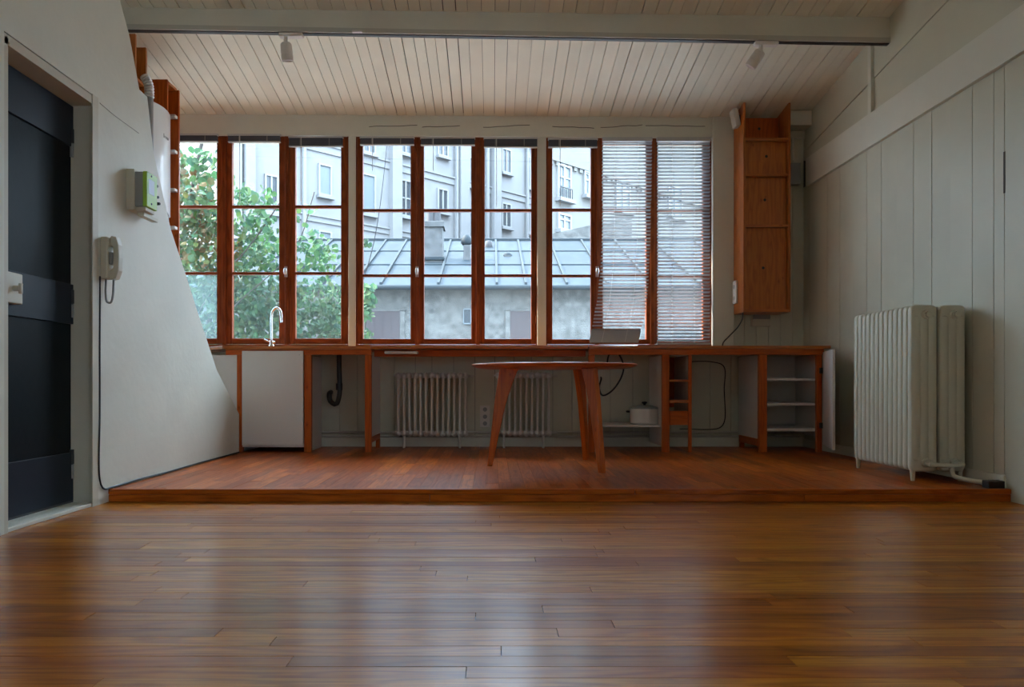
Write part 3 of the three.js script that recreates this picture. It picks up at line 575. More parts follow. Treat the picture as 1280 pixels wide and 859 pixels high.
// ---------------------------------------------------------------- tall wall shelf and what hangs round it
{
  const s = thing('wall_shelf', 'tall orange pine wall shelf with holed back panels', 'shelf'), x0 = 2.243, x1 = 2.665, zf = 6.78, zb = 7.085, y0 = 1.31, yt = 3.165;
  const h = (p) => PY(p, zf);
  const st = (y, Z, x) => Math.min(y, ceilY(x, Z) - 0.004);
  part(s, 'side_panel', prismX([[zf, y0], [zb, y0], [zb, st(9, zb, x0)], [zf, st(9, zf, x0)]], x0, x0 + 0.02, 'y', 0.002), mats.pine);
  part(s, 'side_panel', prismX([[zf, y0], [zb, y0], [zb, st(9, zb, x1)], [zf, st(9, zf, x1)]], x1 - 0.02, x1, 'y', 0.002), mats.pine);
  part(s, 'bottom_board', rb(x0, x1, y0 - 0.012, y0 + 0.012, zf, zb, 0.002, 'x'), mats.pine);
  const ys = [388, 282, 218.6, 173.7].map(h);
  for (const y of ys.slice(1)) part(s, 'shelf', rb(x0 + 0.02, x1 - 0.02, y - 0.011, y + 0.011, zf + 0.002, zb, 0.002, 'x'), mats.pine);
  const hole = (p, x, y, Z) => part(p, 'finger_hole', cyl(V(x, y, Z - 0.0012), V(x, y, Z + 0.004), 0.013, 0.013, 14), mats.black);
  [[ys[0], ys[1], 335, 954], [ys[1], ys[2], 250, 956], [ys[2], ys[3], 195.5, 958]].forEach(([a, b, py, pxx]) => {
    const pnl = part(s, 'back_panel', rb(x0 + 0.022, x1 - 0.022, a + 0.012, b - 0.012, zf + 0.045, zf + 0.06, 0.002), mats.pine);
    hole(pnl, PX(pxx, zf + 0.045), PY(py, zf + 0.045), zf + 0.045);
  });
  const tp = part(s, 'back_panel', prismX([[zf + 0.24, ys[3]], [zf + 0.255, ys[3]], [zf + 0.255, ceilY(x0, zf) - 0.06], [zf + 0.24, ceilY(x0, zf) - 0.06]], x0 + 0.022, x1 - 0.022), mats.pineRed);
  hole(tp, PX(949, zf + 0.24), PY(161, zf + 0.24), zf + 0.24);
  settle(s);
  const k = thing('socket_strip', 'white double socket screwed to the side of the pine wall shelf', 'socket');
  part(k, 'plate', rb(x0 - 0.022, x0 - 0.001, 1.39, 1.60, 6.93, 7.02, 0.004), mats.whiteGloss);
  for (const y of [1.44, 1.545]) part(k, 'socket_well', cyl(V(x0 - 0.024, y, 6.975), V(x0 - 0.018, y, 6.975), 0.02, 0.02, 14), mats.greyPlastic);
  settle(k);
  single('extension_cable', tube([V(2.262, 1.3, 6.85), V(2.255, 1.24, 6.85), V(2.22, 1.17, 6.86), V(2.15, 1.09, 6.88), V(2.10, 1.03, 6.9), V(2.09, 0.984, 6.9)], 0.006, 40, 7), mats.black, 'dark cable curving from the wall shelf down to the worktop', 'cable');
  const c = thing('wall_fitting', 'small white wedge shaped fitting high on the side of the wall shelf', 'fitting');
  const yk = PY(147.5, 6.86);
  part(c, 'housing', (() => { const g = new RoundedBoxGeometry(0.05, 0.16, 0.10, 2, 0.008); g.rotateZ(0.18); g.translate(x0 - 0.042, yk, -6.88); return g; })(), mats.paintWarm);
  part(c, 'bracket', rb(x0 - 0.03, x0 - 0.001, yk - 0.045, yk + 0.03, 6.86, 6.9, 0.003), mats.darkMetal);
  settle(c);
  const v = thing('junction_box', 'flat cream junction box below the pine wall shelf', 'junction box');
  const jx0 = PX(940, 7.06), jx1 = PX(964, 7.06);
  part(v, 'box_body', rb(jx0, jx1, PY(408, 7.06), PY(392, 7.06), 7.06, 7.1, 0.006, 'x', 2), mats.beigePlastic);
  part(v, 'label_strip', rb(jx0 + 0.01, jx1 - 0.01, PY(399, 7.06), PY(393.5, 7.06), 7.052, 7.062, 0.002, 'x'), mats.greyPlastic, 'grey cover strip');
  settle(v);
  single('ceiling_box', rb(2.68, 2.905, 3.005, ceilY(2.8, 6.95) - 0.004, 6.90, 7.09, 0.004, 'x'), mats.paintWarm, 'white boxed-in corner between wall shelf and boarded wall', 'boxing');
  single('corner_pipe', cyl(V(2.80, 2.73, 7.07), V(2.80, 3.004, 7.07), 0.011, 0.011, 10), mats.paintWarm, 'thin vertical pipe below the white corner boxing', 'pipe');
  single('rail_bracket', rb(2.76, 2.853, 2.50, 2.70, 7.02, 7.085, 0.005), mats.greyPlastic, 'grey block at the end of the wall rail', 'block');
}

// ---------------------------------------------------------------- alcove: boiler, shelves, duct
{
  const b = thing('wall_boiler', 'white bow fronted gas boiler hung in the alcove', 'boiler');
  const plan = []; for (let i = 0; i <= 14; i++) { const t = i / 14, Z = 5.79 + 0.45 * t; plan.push([-2.64 + 0.055 * Math.sin(Math.PI * t), Z]); }
  part(b, 'casing', toCreasedNormals(prismY([...plan, [-3.11, 6.24], [-3.11, 5.79]], 2.02, 2.84, 'x', 0.006), 0.5), mats.whiteGloss);
  const lower = plan.map(([x, Z]) => [x - 0.012, Z]);
  part(b, 'control_flap', toCreasedNormals(prismY([...lower, [-3.1, 6.24], [-3.1, 5.79]], 1.93, 2.016, 'x', 0.004), 0.5), mats.whiteGloss);
  for (const [Z, y] of [[5.86, 1.915], [5.96, 1.905], [6.04, 1.91]]) part(b, 'valve', merge([cyl(V(-2.70, y, Z), V(-2.62, y, Z), 0.022, 0.018, 12), cyl(V(-2.72, y + 0.03, Z), V(-2.72, y - 0.06, Z), 0.012)]), mats.darkMetal);
  // small maker's script on the front, illegible at this distance
  const logo = []; for (let i = 0; i < 6; i++) logo.push(bx(-2.5885, -2.5845, 2.60 + (i % 2) * 0.004, 2.62 + (i === 0 ? 0.012 : 0), 5.985 + i * 0.016, 5.996 + i * 0.016));
  part(b, 'maker_mark', merge(logo), mats.greyPlastic);
  settle(b);
  const u = thing('box_shelf', 'small wooden box shelf tucked under the ceiling above the partition', 'shelf');
  part(u, 'side_panel', prismX([[5.56, 2.85], [5.58, 2.85], [5.58, 3.22], [5.56, 3.22]], -3.11, -2.61), mats.pine);
  part(u, 'side_panel', bx(-3.11, -2.615, 2.83, 3.20, 5.74, 5.76), mats.pine);
  part(u, 'shelf', bx(-3.11, -2.62, 2.90, 2.92, 5.58, 5.74, 'x'), mats.pine);
  settle(u);
  const w = thing('alcove_shelf', 'tall wooden shelf side with white cleats beside the boiler', 'shelf');
  part(w, 'side_panel', bx(-3.11, -2.615, 2.86, 3.11, 6.12, 6.14), mats.pineRed);
  part(w, 'side_panel', bx(-3.11, -2.605, 1.70, 3.10, 6.32, 6.34), mats.pineRed);
  part(w, 'top_board', bx(-3.11, -2.62, 3.09, 3.11, 6.14, 6.32, 'x'), mats.pine);
  for (const py of [146, 190, 238, 285]) { const y = PY(py, 6.29); part(w, 'cleat', rb(-3.05, -2.612, y - 0.012, y + 0.012, 6.262, 6.318, 0.003, 'x'), mats.white, 'white painted cleat'); }
  settle(w);
  const d = thing('flue_duct', 'grey flue pipe with a ribbed flexible bend beside the boiler', 'duct');
  const Z = 5.62, x = PX(186.5, Z);
  part(d, 'rigid_pipe', cyl(V(x, 1.98, Z), V(x, PY(120, Z), Z), 0.029, 0.029, 18), mats.duct);
  const flex = new THREE.CatmullRomCurve3([V(x, PY(121, Z), Z), V(x, PY(112, Z), Z), V(x - 0.012, PY(103, Z), Z + 0.005), V(x - 0.035, PY(96, Z), Z + 0.01)]);
  const rings = []; for (let i = 0; i < 9; i++) { const g = new THREE.TorusGeometry(0.028, 0.0075, 8, 18), p = flex.getPointAt(i / 8), t = flex.getTangentAt(i / 8); g.applyQuaternion(new THREE.Quaternion().setFromUnitVectors(new THREE.Vector3(0, 0, 1), t)); g.translate(p.x, p.y, p.z); rings.push(g); }
  part(d, 'flexible_bend', merge([new THREE.TubeGeometry(flex, 24, 0.028, 14), ...rings]), mats.metal);
  settle(d);
}
// electricity meter, intercom and its cable
{
  const b = thing('meter_board', 'cream backing board on the partition carrying the green meter', 'backing board');
  part(b, 'board', rb(-2.149, -2.10, 1.685, 1.925, 4.46, 4.70, 0.005, 'y', 2), mats.beigePlastic);
  part(b, 'lower_lip', rb(-2.10, -2.06, 1.655, 1.678, 4.50, 4.69, 0.003, 'z'), mats.beigePlastic);
  part(b, 'breaker', rb(-2.10, -2.06, 1.74, 1.90, 4.615, 4.675, 0.004), mats.whiteGloss);
  for (const [y, Z] of [[1.865, 4.63], [1.80, 4.64], [1.765, 4.66]]) part(b, 'toggle', cyl(V(-2.06, y, Z), V(-2.035, y, Z), 0.011, 0.008, 10), mats.black);
  settle(b);
  const m = thing('electricity_meter', 'lime green and grey electricity meter on the cream board', 'meter');
  part(m, 'body', rb(-2.099, -2.052, 1.705, 1.91, 4.465, 4.60, 0.004), mats.greyPlastic);
  const c = part(m, 'green_cover', rb(-2.052, -2.026, 1.705, 1.912, 4.462, 4.602, 0.005), mats.greenPlastic, 'lime green cover');
  part(c, 'display', rb(-2.028, -2.0245, 1.785, 1.872, 4.485, 4.56, 0.001), mats.screen);
  for (const y of [1.895, 1.73]) part(c, 'button', cyl(V(-2.027, y, 4.52), V(-2.0225, y, 4.52), 0.006, 0.006, 10), mats.black);
  part(m, 'terminal_cover', rb(-2.095, -2.04, 1.682, 1.704, 4.475, 4.595, 0.003), mats.beigePlastic);
  settle(m);
  const i = thing('intercom_phone', 'beige intercom handset on the wall by the door frame', 'intercom');
  part(i, 'base', rb(-2.148, -2.108, 1.24, 1.47, 4.165, 4.245, 0.008, 'y', 2), mats.beigePlastic);
  const hs = [[0, 0.115], [0.02, 0.11], [0.033, 0.07], [0.036, 0], [0.033, -0.07], [0.02, -0.11], [0, -0.115], [-0.008, -0.10], [-0.008, -0.075], [0.012, -0.06], [0.014, 0], [0.012, 0.06], [-0.008, 0.075], [-0.008, 0.10]];
  const g = new THREE.ExtrudeGeometry(new THREE.Shape(hs.map(([a, b2]) => new THREE.Vector2(a, b2))), { depth: 0.04, bevelEnabled: true, bevelSize: 0.005, bevelThickness: 0.005, bevelSegments: 2 });
  g.translate(-2.098, 1.358, -4.235); part(i, 'handset', g, mats.beigePlastic);
  part(i, 'cradle', rb(-2.109, -2.095, 1.32, 1.39, 4.18, 4.23, 0.003), mats.greyPlastic);
  part(i, 'handset_cord', tube([V(-2.138, 1.24, 4.21), V(-2.14, 1.16, 4.21), V(-2.132, 1.115, 4.21), V(-2.112, 1.112, 4.21), V(-2.1, 1.15, 4.21), V(-2.098, 1.24, 4.215)], 0.006, 40, 7), mats.greyPlastic);
  settle(i);
  single('intercom_cable', tube([V(-2.143, 1.25, 4.155), V(-2.143, 0.9, 4.152), V(-2.143, 0.5, 4.152), V(-2.143, 0.14, 4.152), V(-2.143, 0.085, 4.19), V(-2.143, 0.078, 4.3), V(-2.143, 0.082, 4.6), V(-2.14, 0.078, 5.0), V(-2.143, 0.08, 5.6), V(-2.143, 0.078, 6.1), V(-2.143, 0.078, 6.44)], 0.0052, 120, 6), mats.black, 'thin black cable dropping from the intercom and along the partition foot', 'cable');
  single('thin_wire', tube([V(-2.146, 1.62 + 0.58, 4.16), V(-2.147, 2.19, 4.3), V(-2.147, 2.185, 4.62)], 0.002, 12, 5), mats.pipe, 'thin wire stapled across the partition above the meter', 'wire');
}
// track spotlights
function spot(px, label, tiltZ, tiltX) {
  const s = thing('track_spotlight', label, 'spotlight'), Z = 5.53, x = PX(px, Z), y = 3.203 - (x - 0.07) * 0.0178;
  part(s, 'adapter', rb(x - 0.05, x + 0.125, y - 0.036, y - 0.0075, Z + 0.005, Z + 0.065, 0.01, 'x', 2), mats.white);
  part(s, 'stem', cyl(V(x, y - 0.03, Z + 0.03), V(x, y - 0.085, Z + 0.03), 0.013, 0.013, 12), mats.white);
  const g = lathe([[0, 0.002], [0.03, 0], [0.04, -0.012], [0.043, -0.07], [0.043, -0.078], [0.040, -0.08], [0.040, -0.088], [0.043, -0.09], [0.042, -0.125], [0.034, -0.13], [0.03, -0.11], [0, -0.105]], 0, 0, 0, 28);
  const h = part(s, 'lamp_head', g, mats.white); h.position.set(x, y - 0.075, -(Z + 0.03)); h.rotation.set(tiltX, 0, tiltZ);
  return settle(s);
}
spot(356, 'white track spotlight aimed straight down near the alcove end', 0.04, 0.2);
spot(953, 'white track spotlight tilted sideways near the boarded wall', -0.55, 0.35);
single('track_clip', rb(PX(440, 5.54), PX(453, 5.54), 3.203 + 0.018, 3.203 + 0.032, 5.53, 5.56, 0.003), mats.white, 'small white clip on the lighting track beyond the alcove spotlight', 'clip');

// ---------------------------------------------------------------- venetian blinds
const ZV = 7.045;
const bX = (p) => PX(p, ZV), bY = (p) => PY(p, ZV);
const slatGeo = (w) => { const pts = []; for (let i = 0; i <= 4; i++) { const t = i / 4 - 0.5; pts.push([t * 0.034, 0.0026 * (1 - 4 * t * t)]); }
  const up = pts.map(([z, y]) => new THREE.Vector2(z, y + 0.0006)), dn = pts.map(([z, y]) => new THREE.Vector2(z, y)).reverse();
  const g = new THREE.ExtrudeGeometry(new THREE.Shape([...up, ...dn]), { depth: w, bevelEnabled: false }); g.rotateY(Math.PI / 2); g.translate(-w / 2, 0, 0); return g; };   // x along, z across
const raised = [
  [211, 272.5, 168, 178, 'first raised blind, beside the boiler alcove, hanging before the autumn leaves'], [285, 351, 168.5, 178.5, 'raised blind above the tap'], [361, 429, 171, 184, 'raised blind left of the white post, before the pale facade and round leaves'],
  [450, 518, 171.5, 182, 'raised blind above the shed door with creeper beside it'], [525.5, 594, 172, 182.5, 'raised blind above the square chimney'], [604.5, 672, 172.5, 185, 'raised blind above the small arched roof vent'], [685, 747, 173.5, 185, 'crooked raised blind before the beige building']];
raised.forEach(([a, b, t, bo, label], i) => {
  const v = thing('venetian_blind', label, 'blind', 'raised blinds'), tilt = i === 6 ? 0.05 : 0;
  part(v, 'head_rail', rb(bX(a), bX(b), bY(t + 2), bY(t - 0.5), ZV - 0.02, ZV + 0.02, 0.002, 'x'), mats.blindRail);
  const list = [], n = 14, y0 = bY(bo - 1.6), y1 = bY(t + 2);
  for (let k = 0; k < n; k++) { const y = y0 + (y1 - y0) * (k + 0.5) / n; list.push(bx(bX(a) + 0.004 + rr(0, 0.004), bX(b) - 0.004 - rr(0, 0.004), y - 0.0021, y + 0.0021, ZV - 0.016 + rr(-0.002, 0.002), ZV + 0.016, 'x')); }
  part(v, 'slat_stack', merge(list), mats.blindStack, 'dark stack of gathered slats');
  const br = part(v, 'bottom_rail', rb(bX(a) + 0.002, bX(b) - 0.002, y0 - 0.011, y0 - 0.001, ZV - 0.016, ZV + 0.016, 0.003, 'x'), mats.blindRail); if (tilt) br.rotation.z = 0.0;
  for (const f of [0.22, 0.75]) part(v, 'ladder_tape', bx(bX(a) + (bX(b) - bX(a)) * f - 0.004, bX(a) + (bX(b) - bX(a)) * f + 0.004, y0, y1, ZV - 0.0195, ZV - 0.0185), mats.greyPlastic);
  const wx = bX(a) + (bX(b) - bX(a)) * 0.24; part(v, 'tilt_wand', cyl(V(wx, y1, ZV - 0.024), V(wx, y1 - [0.55, 0.62, 0.6, 0.3, 0.3, 0.62, 0.62][i], ZV - 0.024), 0.003, 0.003, 6), mats.cord);
  settle(v);
});
{
  const slats = (v, L, R, yTop, yBot, n, curve, dz) => {
    const cache = new Map();
    for (let k = 0; k < n; k++) {
      const y = yTop + (yBot - yTop) * k / (n - 1), l = L(y), r = R(y), w = bX(r) - bX(l), key = w.toFixed(2);
      if (!cache.has(key)) cache.set(key, slatGeo(+key));
      const s = part(v, 'slat', cache.get(key), mats.blind); s.position.set((bX(l) + bX(r)) / 2, bY(y), -(ZV - dz(y))); s.rotation.set(curve(y) + rr(-0.04, 0.04), 0, rr(-0.004, 0.004));
    }
  };
  const v = thing('venetian_blind', 'fully lowered grey blind hanging straight beside the corner post', 'blind', 'lowered blinds');
  part(v, 'head_rail', rb(bX(821), bX(888), bY(177), bY(172), ZV - 0.02, ZV + 0.02, 0.002, 'x'), mats.blindRail);
  slats(v, () => 821.5, () => 887.5, 180, 426, 58, () => -0.47, () => 0);
  part(v, 'bottom_rail', rb(bX(821.5), bX(887.5), bY(431), bY(428.5), ZV - 0.016, ZV + 0.016, 0.003, 'x'), mats.blindRail);
  for (const p of [840, 868]) part(v, 'ladder_cord', merge([cyl(V(bX(p), bY(430), ZV - 0.019), V(bX(p), bY(175), ZV - 0.019), 0.0015, 0.0015, 5), cyl(V(bX(p), bY(430), ZV + 0.019), V(bX(p), bY(175), ZV + 0.019), 0.0015, 0.0015, 5)]), mats.cord);
  settle(v);
  const u = thing('venetian_blind', 'crooked lowered grey blind pulled askew with its bottom rail on the worktop', 'blind', 'lowered blinds');
  const ip = (tab) => (y) => { let i = 0; while (i < tab.length - 2 && y > tab[i + 1][0]) i++; const [a, b] = [tab[i], tab[i + 1]], t = (y - a[0]) / (b[0] - a[0]); return a[1] + (b[1] - a[1]) * t; };
  const L = ip([[170, 753], [300, 752], [340, 750], [370, 747], [400, 741.5], [416, 738.5], [432, 734]]), R = ip([[170, 815], [300, 813], [370, 809.5], [400, 804.5], [416, 799], [432, 795]]), dz = ip([[170, 0], [380, 0.01], [412, 0.035], [432, 0.085]]);
  part(u, 'head_rail', rb(bX(753), bX(815), bY(177), bY(172), ZV - 0.02, ZV + 0.02, 0.002, 'x'), mats.blindRail);
  slats(u, L, R, 180, 412, 54, () => -0.33, dz);
  slats(u, L, R, 414, 427, 8, () => 1.1, dz);
  const br = part(u, 'bottom_rail', (() => { const g = new RoundedBoxGeometry(0.46, 0.012, 0.034, 1, 0.003); return g; })(), mats.blindRail);
  br.position.set((bX(733) + bX(796)) / 2, 0.9995, -6.955); br.rotation.set(0.25, 0.06, 0.0);
  for (const f of [0.25, 0.72]) part(u, 'ladder_cord', tube([180, 250, 300, 340, 380, 410, 428].map((y) => V(bX(L(y) + (R(y) - L(y)) * f), bY(y), ZV - dz(y) - 0.02)), 0.0015, 40, 5), mats.cord);
  settle(u);
}

// ---------------------------------------------------------------- outdoors
scene.add((() => { const m = new THREE.Mesh(bx(-60, 60, -0.4, -0.1, 7.4, 90, 'x'), mats.paving); m.name = 'ground'; m.userData = { label: 'paved courtyard ground outside the windows', category: 'ground', kind: 'structure' }; m.receiveShadow = true; return m; })());
// low shed with the zinc roof
{
  const s = thing('courtyard_shed', 'low rendered shed with a sloping zinc roof and chimneys', 'shed');
  const Zw = 16, x0 = -7, x1 = 7.5, Ze = 15.7, Zr = 20.5, ye = 2.67, yr = 4.47, sl = (yr - ye) / (Zr - Ze), ry = (Z) => ye + (Z - Ze) * sl;
  part(s, 'front_wall', bx(x0, x1, -0.1, 2.72, Zw, Zw + 0.3, 'x'), mats.stucco);
  part(s, 'side_wall', prismX([[Zw, -0.1], [Zr, -0.1], [Zr, yr - 0.1], [Zw, 2.6]], x0, x0 + 0.3), mats.stucco);
  part(s, 'side_wall', prismX([[Zw, -0.1], [Zr, -0.1], [Zr, yr - 0.1], [Zw, 2.6]], x1 - 0.3, x1), mats.stucco);
  const X = [x0 - 0.2, -6.1, -5.2, -4.3, -3.5, -2.85, -2.30, -1.11, 0.10, 0.70, 1.55, 2.4, 3.3, 4.3, 5.4, 6.4, x1 + 0.2], rows = [[Ze, 17.6], [17.6, 19.1], [19.1, Zr]];
  for (let i = 0; i < X.length - 1; i++) {
    rows.forEach(([a, b], k) => part(s, 'roof_sheet', hexa([...[0, 1].flatMap((t) => [[X[i], a], [X[i + 1], a], [X[i + 1], b], [X[i], b]].map(([x, Z], q) => [x, ry(Z) + t * 0.03 + k * 0.012 + (q < 2 ? 0.012 : 0) - 0.03, -Z]))], 'z'), mats.zinc));
    if (i) part(s, 'roof_seam', hexa([...[0, 1].flatMap((t) => [[X[i] - 0.025, Ze], [X[i] + 0.025, Ze], [X[i] + 0.025, Zr], [X[i] - 0.025, Zr]].map(([x, Z]) => [x, ry(Z) + t * 0.07, -Z]))], 'z'), mats.zincSeam);
  }
  part(s, 'ridge_cap', rb(x0 - 0.2, x1 + 0.2, yr - 0.06, yr + 0.08, Zr - 0.05, Zr + 0.12, 0.02, 'x'), mats.zincSeam);
  part(s, 'rear_slope', hexa([...[0, 1].flatMap((t) => [[x0, Zr], [x1, Zr], [x1, Zr + 4], [x0, Zr + 4]].map(([x, Z]) => [x, yr - (Z - Zr) * 0.4 + t * 0.03 - 0.03, -Z]))], 'z'), mats.zinc);
  part(s, 'gutter', cyl(V(x0 - 0.2, ye - 0.04, Ze - 0.03), V(x1 + 0.2, ye - 0.04, Ze - 0.03), 0.055, 0.055, 10), mats.zincSeam);
  const sx = (p) => PX(p, Zw), sy = (p) => PY(p, Zw);
  for (const [a, b] of [[457, 500], [637.5, 668]]) {
    const d = part(s, 'shed_door', bx(sx(a), sx(b), -0.1, sy(389), Zw - 0.03, Zw + 0.01), mats.shedDoor, 'dull red plank door');
    for (let k = 1; k < 4; k++) { const xx = sx(a) + (sx(b) - sx(a)) * k / 4; part(d, 'door_batten', bx(xx - 0.012, xx + 0.012, -0.1, sy(390), Zw - 0.036, Zw - 0.03), mats.shedDoor); }
    part(s, 'door_surround', merge([bx(sx(a) - 0.1, sx(a), -0.1, sy(388), Zw - 0.04, Zw), bx(sx(b), sx(b) + 0.1, -0.1, sy(388), Zw - 0.04, Zw), bx(sx(a) - 0.1, sx(b) + 0.1, sy(389), sy(387), Zw - 0.04, Zw, 'x')]), mats.stucco);
  }
  const wv = part(s, 'shed_window', bx(sx(579.5), sx(588.5), sy(404.5), sy(386.5), Zw - 0.02, Zw), mats.windowDark);
  part(wv, 'window_frame', merge([bx(sx(579), sx(580), sy(405), sy(386), Zw - 0.04, Zw), bx(sx(588), sx(589), sy(405), sy(386), Zw - 0.04, Zw), bx(sx(579), sx(589), sy(405.5), sy(404), Zw - 0.04, Zw, 'x'), bx(sx(579), sx(589), sy(387), sy(386), Zw - 0.04, Zw, 'x')]), mats.windowPale);
  part(s, 'wall_vent', cyl(V(sx(540), sy(388.5), Zw - 0.02), V(sx(540), sy(388.5), Zw + 0.01), 0.045, 0.045, 14), mats.black);
  // chimneys
  const Zk = 18, kx = (p) => PX(p, Zk), ky = (p) => PY(p, Zk);
  const ch = part(s, 'chimney_stack', rb(kx(531), kx(554), 3.2, ky(286), Zk - 0.2, Zk + 0.3, 0.01), mats.chimney);
  part(ch, 'chimney_cap', rb(kx(529.5), kx(556), ky(286), ky(279), Zk - 0.25, Zk + 0.35, 0.01, 'x'), mats.chimney);
  for (const [a, b, t] of [[535, 542, 263], [543, 550, 266]]) part(ch, 'chimney_pot', cyl(V(kx((a + b) / 2), ky(280), Zk), V(kx((a + b) / 2), ky(t), Zk), 0.10, 0.085, 14), mats.clay);
  part(ch, 'chimney_flashing', rb(kx(530), kx(556), ky(327), ky(323), Zk - 0.24, Zk + 0.3, 0.01, 'x'), mats.zincSeam);
  const Z2 = 18.2, k2x = (p) => PX(p, Z2), k2y = (p) => PY(p, Z2), v2 = part(s, 'roof_vent', rb(k2x(579.5), k2x(588), 3.3, k2y(307), Z2 - 0.1, Z2 + 0.1, 0.01), mats.chimney);
  part(v2, 'vent_hood', lathe([[0, 0.26], [0.06, 0.25], [0.12, 0.16], [0.13, 0.06], [0.09, 0], [0, 0]], k2x(583), k2y(307), Z2, 16), mats.zincSeam);
  part(s, 'roof_vent', lathe([[0, 0.3], [0.08, 0.28], [0.1, 0.15], [0.05, 0], [0, 0]], PX(611, 19.6), PY(309, 19.6) - 0.12, 19.6, 14), mats.clay);
  const dv = part(s, 'dormer_vent', (() => { const g = new THREE.SphereGeometry(0.11, 16, 8, 0, Math.PI * 2, 0, Math.PI / 2); g.scale(1, 0.9, 1.2); g.translate(PX(634.5, 18.6), ry(18.6), -18.6); return g; })(), mats.zincSeam);
  part(dv, 'vent_slot', (() => { const g = new THREE.CylinderGeometry(0.085, 0.085, 0.02, 14, 1, false, -Math.PI / 2, Math.PI); g.rotateX(Math.PI / 2); g.translate(PX(634.5, 18.6), ry(18.6) + 0.005, -18.475); return g; })(), mats.black);
  settle(s);
  const n = thing('flat_roof_annex', 'low zinc covered annex behind the shed roof near the beige building', 'annex');
  part(n, 'annex_wall', bx(PX(683, 21), PX(724, 21), 0, PY(324, 21), 21, 23), mats.zinc);
  part(n, 'annex_roof', bx(PX(681, 20.8), PX(726, 20.8), PY(324, 20.8), PY(306, 20.8), 20.8, 23.2, 'x'), mats.zinc);
  part(n, 'parapet', hexa([...[0, 1].flatMap((t) => [[PX(678, 22.9), 22.9, 301], [PX(790, 22.9), 22.9, 276], [PX(790, 22.9), 23.2, 276], [PX(678, 22.9), 23.2, 301]].map(([x, Z, p]) => [x, t ? PY(p - 6, 22.9) : 0, -Z]))], 'x'), mats.stucco);
  settle(n);
}
// pale apartment house, its front running away to the right
function facadeHouse(name, label, K, tA, tB, wallMat, H, build) {
  const h = thing(name, label, 'building');
  // line X = Z - K ; along = (1, 1) / sqrt 2 in (X, Z); facing the room = (1, -1) / sqrt 2 turned to the left side
  const on = (px) => { const u = (px - CX) / F, Z = K / (1 - u); return { Z, X: u * Z, t: Z * Math.SQRT2 }; };
  const put = (g) => { g.rotateY(Math.PI / 4); g.translate(-K, 0, 0); return g; };   // local x = t (along the front), local z = out of the front towards the room
  const box = (t0, t1, y0, y1, o0, o1) => { const g = new THREE.BoxGeometry(t1 - t0, y1 - y0, o1 - o0); g.translate((t0 + t1) / 2, (y0 + y1) / 2, (o0 + o1) / 2); uvm(g, 'x'); return put(g); };
  build(h, on, box);
  return settle(h);
}
facadeHouse('apartment_house', 'tall pale apartment house with string courses and downpipes', 38.6, 0, 0, mats.facade, 17, (h, on, box) => {
  const t0 = on(283).t, t1 = on(735).t, H = 15;
  part(h, 'front_wall', box(t0, t1, -0.2, H, -8, 0), mats.facade);
  const yAt = (px, py) => PY(py, on(px).Z);
  for (const [px, py, th] of [[455, 204, 0.3], [455, 288, 0.22]]) { const y = yAt(px, py); part(h, 'string_course', box(t0, t1, y, y + th, 0, 0.06), mats.facadeTrim); part(h, 'string_course', box(t0, t1, y + th, y + th + 0.07, 0, 0.12), mats.facadeTrim); }
  { const y = yAt(455, 204) + 3.0; part(h, 'string_course', box(t0, t1, y, y + 0.3, 0, 0.16), mats.facadeTrim); part(h, 'cornice', box(t0 - 0.3, t1, H - 0.5, H, 0, 0.6), mats.facadeTrim); }
  for (const [a, b, o] of [[283, 299, 0.25], [302, 314, 0.35], [486, 498, 0.3], [572, 583, 0.25], [613, 622, 0.3]]) part(h, 'pilaster', box(on(a).t, on(b).t, -0.2, H, 0, o), mats.facade);
  for (const p of [378, 568.5, 607, 657]) { const g = box(on(p).t - 0.07, on(p).t + 0.07, -0.2, H, 0.06, 0.2); part(h, 'downpipe', g, mats.facadeTrim); }
  const wins = [[332, 345, 221, 264, 1], [399, 412, 208, 243, 0], [454, 467, 166, 190, 1], [453.5, 467, 220, 266, 0], [500.5, 512, 227, 269, 2], [500.5, 512, 155, 191, 2], [547.5, 558, 181, 194, 1], [547.5, 558, 238, 264, 1], [583.5, 589, 198, 231, 1], [584, 589, 267, 296, 1], [627.5, 637, 188, 215, 1], [627.5, 637, 256, 283, 1], [659.5, 664, 198, 234, 1], [659.5, 664, 262, 290, 1], [399, 412, 291, 322, 0]];
  for (const [a, b, py0, py1, kind] of wins) {
    const ta = on(a).t, tb = on(b).t, m = on((a + b) / 2), y1 = PY(py0, m.Z), y0 = PY(py1, m.Z), w = tb - ta;
    const win = part(h, 'window', box(ta, tb, y0, y1, 0.005, 0.03), kind === 0 ? mats.windowPale : mats.windowDark, kind === 0 ? 'window closed by a pale shutter' : undefined);
    const f = 0.07, bars = [box(ta - f, ta, y0 - f, y1 + f, 0, 0.09), box(tb, tb + f, y0 - f, y1 + f, 0, 0.09), box(ta, tb, y1, y1 + f, 0, 0.09), box(ta, tb, y0 - f, y0, 0, 0.09)];
    if (kind) bars.push(box((ta + tb) / 2 - 0.035, (ta + tb) / 2 + 0.035, y0, y1, 0.02, 0.07)); if (kind === 2) bars.push(box(ta, tb, y0 + (y1 - y0) * 0.5 - 0.03, y0 + (y1 - y0) * 0.5 + 0.03, 0.02, 0.07));
    part(win, 'window_frame', merge(bars), mats.windowFrame);
    part(win, 'window_sill', box(ta - 0.14, tb + 0.14, y0 - 0.2, y0 - 0.08, 0, 0.22), mats.facadeTrim);
  }
});
